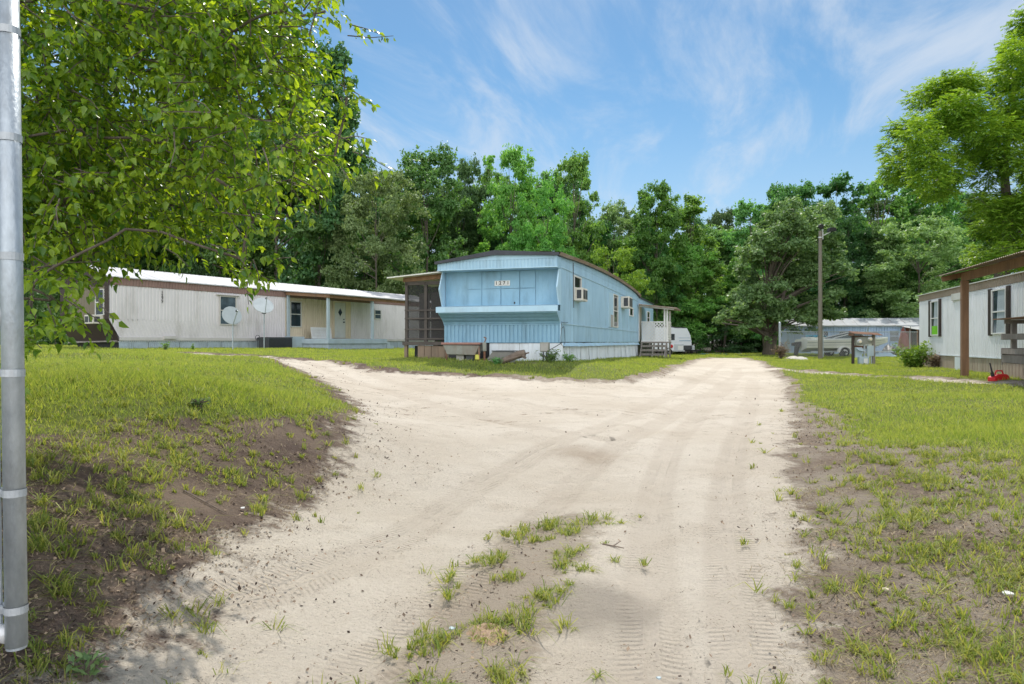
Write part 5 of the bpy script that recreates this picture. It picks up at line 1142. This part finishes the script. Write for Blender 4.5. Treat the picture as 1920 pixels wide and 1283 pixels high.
def get_proto(kind,var,leaf):
    key=(kind,var,leaf)
    if key not in PROT:
        base=(kind,var)
        if base not in PROT:
            m,V,Fa=proto(kind,hash_seed(kind,var)); t_=m.build('trunk',MAT['bark']); c_=npmesh('crown',V,Fa,None)
            PROT[base]=(t_.data,c_.data); bpy.data.objects.remove(t_); bpy.data.objects.remove(c_)
        PROT[key]=PROT[base]
    return PROT[key]
def hash_seed(k,v): return {'oval':100,'tall':200,'round':300,'airy':400,'bush':500}[k]+v*7
def woodland(name,px,top,Y,wpx,kind,leaf,label,cat,group=None,var=None,rs=random.Random(17)):
    x=(px-960)/F*Y; base=gz(x,Y); ztop=CZ-(top-640)/F*Y; h=ztop-base; w=wpx/F*Y
    var=rs.randint(0,2) if var is None else var
    td,cd=get_proto(kind,var,leaf); R0={'oval':2.9,'tall':1.75,'round':3.9,'airy':2.3,'bush':4.2}[kind]+.7
    t=thing(name,label,cat,(x,Y,base),rs.uniform(0,6.28),group); sx=w/(2*R0); t.scale=(sx,sx*rs.uniform(.95,1.15),h/10)
    for nm,me,mt in (('trunk',td,None),('crown',cd,LF[leaf])):
        o=bpy.data.objects.new(nm,me); COL.objects.link(o); o.parent=t
        if mt:
            if not me.materials: me.materials.append(mt)
            o.material_slots[0].link='OBJECT'; o.material_slots[0].material=mt
    return t
WT='woodland_tree'
front=[(600,118,53,250,'oval','dark','tall dark tree rising above the pear leaves, highest of the woods',0),
(705,322,50,210,'round','grey','broad pale grey green tree behind the low porch roof of the beige home',0),
(800,284,58,190,'oval','mid','full mid green tree standing left of the blue home roof peak',1),
(882,305,68,110,'oval','dark','dark narrow tree top in the gap above the blue home roof',2),
(958,288,62,165,'oval','bright','bright fresh green tree directly above the blue home roof',2),
(1076,284,62,120,'airy','bright','tall thin tree with sparse pointed top above the blue roof corner',0),
(1020,345,57,150,'round','bright','lower bushy bright tree in front of the two tall trees over the blue roof',1),
(1152,384,66,125,'oval','grey','grey green tree filling the dip beside the tall thin tree',1),
(1232,358,62,150,'oval','bright','light green tree with open top above the stoop roof',0),
(1296,371,65,130,'tall','bright','slim light green tree just above the parked camper',1),
(1352,398,84,100,'oval','dark','small dark distant tree in the lowest dip of the woods',0),
(1408,374,70,125,'airy','mid','loose topped tree left of the grey green willow oak',1),
(1480,348,70,150,'oval','mid','rounded mid green tree behind the top of the willow oak',0),
(1566,332,70,140,'airy','mid','high open tree behind the light pole head',2),
(1646,330,71,150,'airy','bright','open branched tree with sky gaps right of the light pole',0),
(1738,344,72,170,'oval','bright','bright tree behind the distant blue home, touching the pecan leaves',1),
(1722,412,60,240,'round','grey','wide dark grey green tree rising behind the distant blue home',2),
(1832,362,80,140,'tall','dark','dark blue green tree seen past the white home roof and pecan',2),
(1150,462,48,135,'round','sumac','small pale green tree close behind the rear of the blue home',1)]
for px,top,Y,w,kind,leaf,lab,var in front: woodland(WT,px,top,Y,w,kind,leaf,lab,'tree',None,var)
rs=random.Random(5)
GL='woodland trees deep behind the mobile homes'; LL='mid green tree in the crowded wall of woods behind the mobile homes'
for px in range(-520,2440,66):
    Y=rs.uniform(70,82); woodland(WT,px+rs.uniform(-20,20),float(np.interp(px,[-600,560,640,700,800,870,960,1075,1130,1200,1250,1330,1380,1420,1500,1570,1720,1800,2500],[180,180,215,320,300,325,305,310,395,390,378,412,402,392,366,352,358,385,360]))+rs.uniform(8,40),Y,rs.uniform(140,190),rs.choice(['oval','round','oval']),rs.choice(['mid','dark','mid']),LL,'tree',GL)
for px in range(-480,620,100):
    Y=rs.uniform(50,56); woodland(WT,px+rs.uniform(-20,20),rs.uniform(190,330),Y,rs.uniform(230,290),rs.choice(['oval','round']),rs.choice(['mid','dark','dark']),'dark tree in the woods hidden mostly by the pear tree leaves','tree','trees in the woods behind the pear tree')
for px in range(-450,2420,50):
    Y=rs.uniform(86,94); woodland('undergrowth_bush',px+rs.uniform(-15,15),rs.uniform(490,550),Y,rs.uniform(120,170),'bush','dark','dark leafy bush deep between the trunks of the woods','bush','bushes deep inside the woods')
for px in list(range(610,1330,62))+list(range(1380,1900,66)):
    tp=float(np.interp(px,[600,700,800,870,960,1075,1130,1200,1250,1330,1380,1420,1500,1570,1720,1800,2500],[215,320,300,325,305,320,395,390,378,412,402,392,366,352,358,385,360]))
    Y=rs.uniform(63,68); woodland(WT,px+rs.uniform(-15,15),tp+rs.uniform(35,110),Y,rs.uniform(110,150),rs.choice(['oval','round','oval']),rs.choice(['mid','bright','mid','dark']),LL,'tree',GL)
GB='undergrowth bushes along the foot of the woods'; LB_='dark leafy bush in the undergrowth along the foot of the woods'
for px in range(-420,2400,52):
    Y=rs.uniform(64,70) if px>1180 else rs.uniform(56,62)
    woodland('undergrowth_bush',px+rs.uniform(-15,15),rs.uniform(515,590),Y,rs.uniform(95,150),'bush',rs.choice(['dark','dark','mid']),LB_,'bush',GB)
for px in range(-520,60,70):
    Y=rs.uniform(33,42); woodland('undergrowth_bush',px+rs.uniform(-15,15),rs.uniform(380,500),Y,rs.uniform(170,230),'bush','dark','dark dense bush beside the shaded end of the beige home','bush','bushes beside the beige home end')

def grown_tree(root_loc, trunk_pts, trunk_rad, att, r, leaf_fn, bark='bark', limb0=.11):
    """limbs reach from the trunk to every foliage point; returns MB of wood"""
    m=MB(); m.tube(trunk_pts,trunk_rad,10); nodes=[(Vector(p),q) for p,q in zip(trunk_pts,trunk_rad)][1:]
    order=sorted(att,key=lambda a:min((a-n[0]).length for n in nodes))
    for a in order:
        best=min(nodes,key=lambda n:(a-n[0]).length+max(0,n[0].z-a.z)*.6)
        p0,r0=best; Lg=(a-p0).length; n_=max(3,int(Lg/.45)+2); rr=min(r0*.72,.010+.020*Lg); bend=Vector(r.normal(0,.10*Lg,3)); bend.z=abs(bend.z)*.8
        pts=[];ra=[]
        for i in range(n_+1):
            t=i/n_; pts.append(p0.lerp(a,t)+bend*math.sin(t*math.pi)+Vector(r.normal(0,.015*Lg,3))*(0<i<n_)); ra.append(rr*(1-t)+.006*t+.002)
        m.tube(pts,ra,6); nodes+=list(zip(pts[2:],ra[2:]))
    return m
def poly_points(poly, n, r):
    poly=np.array(poly,float); lo,hi=poly.min(0),poly.max(0); out=[]
    while len(out)<n:
        q=r.uniform(lo,hi); 
        if inside(np.array([q[0]]),np.array([q[1]]),poly)[0]: out.append(q)
    return np.array(out)

# ---------------------------------------------------------------- pear tree at the left
r=np.random.default_rng(21)
pear_loc=Vector((-3.95,4.9,gz(-3.95,4.9)))
poly=[(-420,-170),(480,-170),(590,-100),(585,10),(560,50),(540,90),(590,125),(630,175),(600,200),(560,215),(600,285),(590,310),(520,320),(470,340),(440,375),(440,395),(390,400),(380,420),(430,468),(400,478),(330,462),(270,432),(215,448),(150,440),(60,450),(-420,480)]
pts=poly_points(poly,640,r); pts=np.concatenate([pts,poly_points([(-300,-150),(330,-150),(420,150),(330,330),(60,400),(-300,430)],130,r)]); att=[]
for q in pts:
    edge=max(0,(q[0]-250)/450); Y=r.uniform(3.6,5.7)-.3*edge; att.append(P(q[0],q[1],Y)-pear_loc)
for (px,py,Y) in ((110,575,3.6),(40,560,3.38),(60,540,3.53),(455,485,3.97),(625,300,4.20),(610,20,4.35),(650,180,4.20),(475,412,3.97),(100,500,3.60),(20,600,3.30),(190,470,4.05),(150,490,4.05)): att.append(P(px,py,Y)-pear_loc)
pear=thing('pear_tree','large pear tree with glossy yellow green leaves overhanging the bank beside the gate','tree',pear_loc)
big=[att[i] for i in r.choice(len(att),110,replace=False)]+att[-12:]
wood=grown_tree(pear_loc,[(0,0,-.3),(.02,.03,.4),(.08,-.04,1.0),(0,.08,1.9),(.2,-.08,3.0),(.1,.1,4.2)],[.20,.155,.13,.115,.085,.04],big,r,None)
# twigs with leaves
TV=[];TFc=[];cnt=0; twig=MB(); LC=[];LT=[];LN=[]
ctr=Vector((.2,0,2.4))
for a in att:
    for k in range(r.integers(6,10)):
        out=(a-ctr).normalized(); d=(out*.6+Vector(r.normal(0,.6,3))+Vector((.25,-.1,-.05))).normalized(); Lg=r.uniform(.13,.31); s0=a+Vector(r.normal(0,.08,3))
        n_=int(r.integers(6,12)); p=s0; prev=p
        tp=[s0]
        for i in range(n_):
            d=(d+Vector(r.normal(0,.12,3))+Vector((0,0,-.035))).normalized(); p=p+d*Lg/n_; tp.append(p)
            for q_ in range(2 if r.uniform()<.45 else 1):
                side=Vector(r.normal(0,1,3)); side=(side-d*side.dot(d)).normalized(); ld=(d*.45+side*.75+Vector((0,0,-.55))).normalized()
                LC.append(p); LT.append(ld); LN.append(Vector(r.normal(0,.5,3))+Vector((0,0,.8)))
        if r.uniform()<.6: twig.tube([tp[0],tp[len(tp)//2],tp[-1]],[.005,.0035,.002],3,False)
LC=np.array([tuple(v) for v in LC]);LT=np.array([tuple(v) for v in LT]);LN=np.array([tuple(v) for v in LN]); n_=len(LC)
LN-=LT*(LN*LT).sum(1)[:,None]; LN/=np.linalg.norm(LN,axis=1)[:,None]; LB=np.cross(LN,LT); s=(r.uniform(.0135,.031,n_))[:,None]
pet=LC+LT*s*.55
V=np.stack([pet, pet+LT*s*.55+LB*s*.62+LN*s*.20, pet+LT*s*.62-LN*s*.06, pet+LT*s*.55-LB*s*.62+LN*s*.20, pet+LT*s*1.3+LB*s*.42+LN*s*.10, pet+LT*s*1.3-LB*s*.42+LN*s*.10, pet+LT*s*1.35-LN*s*.10, pet+LT*s*2.1-LN*s*.34],1).reshape(-1,3)
o8=(np.arange(n_)*8)[:,None]; Fq=np.concatenate([o8+np.array(f) for f in ((0,2,1,1),)])if False else None
tri=[(0,2,1),(0,3,2),(1,2,6),(1,6,4),(2,3,5),(2,5,6),(4,6,7),(6,5,7)]
Fa=np.concatenate([o8+np.array(f) for f in tri])
wo_=wood.build('trunk',MAT['bark'],pear,smooth=True); twig.build('twigs',MAT['bark'],pear)
npmesh('crown',V,Fa,LF['pear'],pear)

# ---------------------------------------------------------------- willow oak by the road
r=np.random.default_rng(33); oq=P(1438,661,52); ol=Vector((oq.x,52,gz(oq.x,52)))
oak=thing('willow_oak','grey green spreading oak with a low drooping limb, twin trunk beside the road end','tree',ol)
cl_=[(1470,405,42),(1520,410,38),(1440,440,42),(1500,450,50),(1560,450,36),(1415,490,40),(1460,500,52),(1530,500,50),(1570,500,30),(1400,530,36),(1440,545,50),(1500,550,52),(1555,560,34),(1380,560,30),(1410,590,36),(1360,590,22),(1350,602,14),(1390,612,22),(1430,605,34),(1470,600,42),(1520,600,40),(1560,595,26),(1490,395,26),(1450,635,16),(1545,420,30),(1400,575,30),(1375,580,24)]
cc=[];cr=[]
for (px,py,rp) in cl_:
    for k in range(5):
        q=P(px+r.normal(0,rp*.35),py+r.normal(0,rp*.3),52+r.uniform(-3.2,3.2)); cc.append(tuple(q-ol)); cr.append(rp/F*52*r.uniform(.45,.72))
cc=np.array(cc);cr=np.array(cr); k=r.choice(len(cc),len(cc)*3); e_=r.normal(0,1,(len(k),3)); e_/=np.linalg.norm(e_,axis=1)[:,None]
ca=np.concatenate([cc,cc[k]+e_*(cr[k]*.8)[:,None]]); cra=np.concatenate([cr*.75,cr[k]*r.uniform(.3,.6,len(k))])
V,Fa=clumps_to_leaves(ca,cra,62000,.125,r,flat=.9,up=.45,shell=.4)
tw=MB(); tw.tube([(0,0,-.3),(.05,0,.6),(-.15,0,2.0),(.0,.1,4.2),(.6,0,8)],[.42,.33,.26,.2,.06],10); tw.tube([(.2,0,-.2),(.5,.1,1.0),(.75,0,2.6),(1.6,.2,5.6)],[.34,.27,.22,.08],10)
for i in r.choice(len(cc),60,replace=False):
    z=max(1.3,cc[i][2]*.55); b0=np.array([.1,0,z]); tw.tube([tuple(b0),tuple((b0+cc[i])/2+np.array([0,0,.3])),tuple(cc[i])],[.09,.06,.02],5)
tw.build('trunk',MAT['bark'],oak); npmesh('crown',V,Fa,LF['grey'],oak)

# ---------------------------------------------------------------- pecan behind the white home
r=np.random.default_rng(44); pl_=Vector((24.0,33.5,gz(24,33.5)))
pec=thing('pecan_tree','big bright green pecan tree towering behind the white home roof','tree',pl_)
poly=[(1665,250),(1700,195),(1760,150),(1830,150),(1850,200),(1850,120),(1900,50),(1990,-20),(2260,-40),(2340,300),(2250,560),(1960,560),(1840,480),(1830,400),(1870,350),(1780,330),(1740,370),(1690,350),(1672,300)]
pp=poly_points(poly,260,r); att=[P(q[0],q[1],33.5+r.uniform(-3.5,3.5))-pl_ for q in pp]
wood=grown_tree(pl_,[(0,0,-.3),(.1,0,1.5),(.0,.2,3.5),(.4,0,6),(.3,.2,9.5),(.6,0,13)],[.5,.42,.36,.30,.18,.06],[att[i] for i in r.choice(len(att),70,replace=False)]+[P(1690,280,33)-pl_,P(1745,180,33)-pl_,P(1800,300,32)-pl_,P(1720,330,33)-pl_],r,None)
wood.build('trunk',MAT['bark'],pec,smooth=True)
# compound sprays: leaflets along drooping stalks
ac=np.array([tuple(a) for a in att]); n_=46000; k=r.integers(0,len(ac),n_); d=r.normal(0,1,(n_,3)); d/=np.linalg.norm(d,axis=1)[:,None]
rad=r.uniform(.15,1,n_)**.6*.84; S=ac[k]+d*rad[:,None]*np.array([1,1,.72]); dr=d*.8+r.normal(0,.5,(n_,3)); dr[:,2]=dr[:,2]*.5-.25; dr/=np.linalg.norm(dr,axis=1)[:,None]
sd_=np.cross(dr,np.array([0,0,1.])); sd_/=np.linalg.norm(sd_,axis=1)[:,None]+1e-6
Cs=[];Ts=[]
for i in range(5):
    for sg in (-1,1):
        Cs.append(S+dr*(.06+.075*i)); Ts.append(dr*.55+sd_*sg*.8+np.array([0,0,-.18]))
Cs=np.concatenate(Cs);Ts=np.concatenate(Ts); Ts/=np.linalg.norm(Ts,axis=1)[:,None]; nn=len(Cs)
up_=r.normal(0,.35,(nn,3)); up_[:,2]+=1; Bs=np.cross(Ts,up_); Bs/=np.linalg.norm(Bs,axis=1)[:,None]; l_=r.uniform(.12,.19,nn)[:,None]
V=np.stack([Cs,Cs+Ts*l_*.5-Bs*l_*.22,Cs+Ts*l_,Cs+Ts*l_*.5+Bs*l_*.22],1).reshape(-1,3); npmesh('crown',V,(np.arange(nn)*4)[:,None]+np.arange(4),LF['pecan'],pec)

# ---------------------------------------------------------------- shrubs
def shrub(name,px,py,Y,hw,h,leaf,n,ls,label,cat,seed,stems=7,aspect=.55):
    r=np.random.default_rng(seed); q=P(px,py,Y); loc=Vector((q.x,q.y,gz(q.x,q.y))); t=thing(name,label,cat,loc); m=MB(); Cs=[];ds=[]
    for i in range(stems):
        a=r.uniform(0,6.28); tip=np.array([math.cos(a)*hw*r.uniform(.3,1),math.sin(a)*hw*r.uniform(.3,.9),h*r.uniform(.55,1)]); mid=tip*np.array([.35,.35,.65]); m.tube([(0,0,-.05),tuple(mid),tuple(tip)],[.018,.012,.004],5)
        for k in range(n//stems):
            u=r.uniform(.25,1.08); p=mid*2*u*(1-u)+tip*u*u; Cs.append(p+r.normal(0,hw*.17,3)); ds.append(p)
    m.build('stems',MAT['bark'],t); Cs=np.array(Cs); Cs[:,2]=np.maximum(Cs[:,2],.03); ds=np.array(ds); ds/=np.linalg.norm(ds,axis=1)[:,None]+1e-6
    V,Fa=leaves(Cs,ls,ds,r,aspect=aspect,up=.5); npmesh('foliage',V,Fa,LF[leaf],t); return t
shrub('green_shrub',1714,697,27.2,.68,.86,'sumac',2600,.075,'feathery bright green shrub growing at the corner of the white home','shrub',1,12,.35)
shrub('withered_shrub',1758,699,26.6,.5,.62,'dry',700,.06,'brown withered shrub between the green shrub and the tan skirting','shrub',2,9,.4)
shrub('dry_bush',1465,674,40,.55,.95,'dry',1100,.06,'brown dry bush in front of the tall fence corner post','bush',3,16,.3)
shrub('weed_clump',1030,684,19.5,.32,.42,'mid',420,.05,'dark green weeds growing round the utility box legs','weed',4,9,.3)
shrub('weed_clump',1066,683,19.9,.22,.34,'mid',260,.05,'small weed clump at the near corner of the blue home side skirting','weed',5,7,.3)
shrub('weed_clump',930,681,19.2,.3,.22,'mid',260,.045,'low weeds in front of the rusty bin and log','weed',6,7,.3)
shrub('weed_clump',880,680,20.4,.35,.34,'dark',260,.05,'dark weeds growing under the grey metal trough','weed',7,7,.3)
shrub('weed_clump',310,655,27.6,.22,.42,'sumac',200,.045,'pale flowering weed by the beige wall below its house number','weed',8,6,.3)
shrub('weed_clump',362,657,28.2,.15,.40,'sumac',120,.04,'thin pale weed beside the short dish mast','weed',9,5,.3)
shrub('broadleaf_weed',372,762,6.6,.11,.09,'grey',60,.032,'pale broad leaved weed on the crest of the dark bank','weed',10,6,.3)
shrub('broadleaf_weed',160,1110,2.55,.10,.10,'grey',90,.022,'grey green broad leaved weed beside the gate foot','weed',11,6,.35)
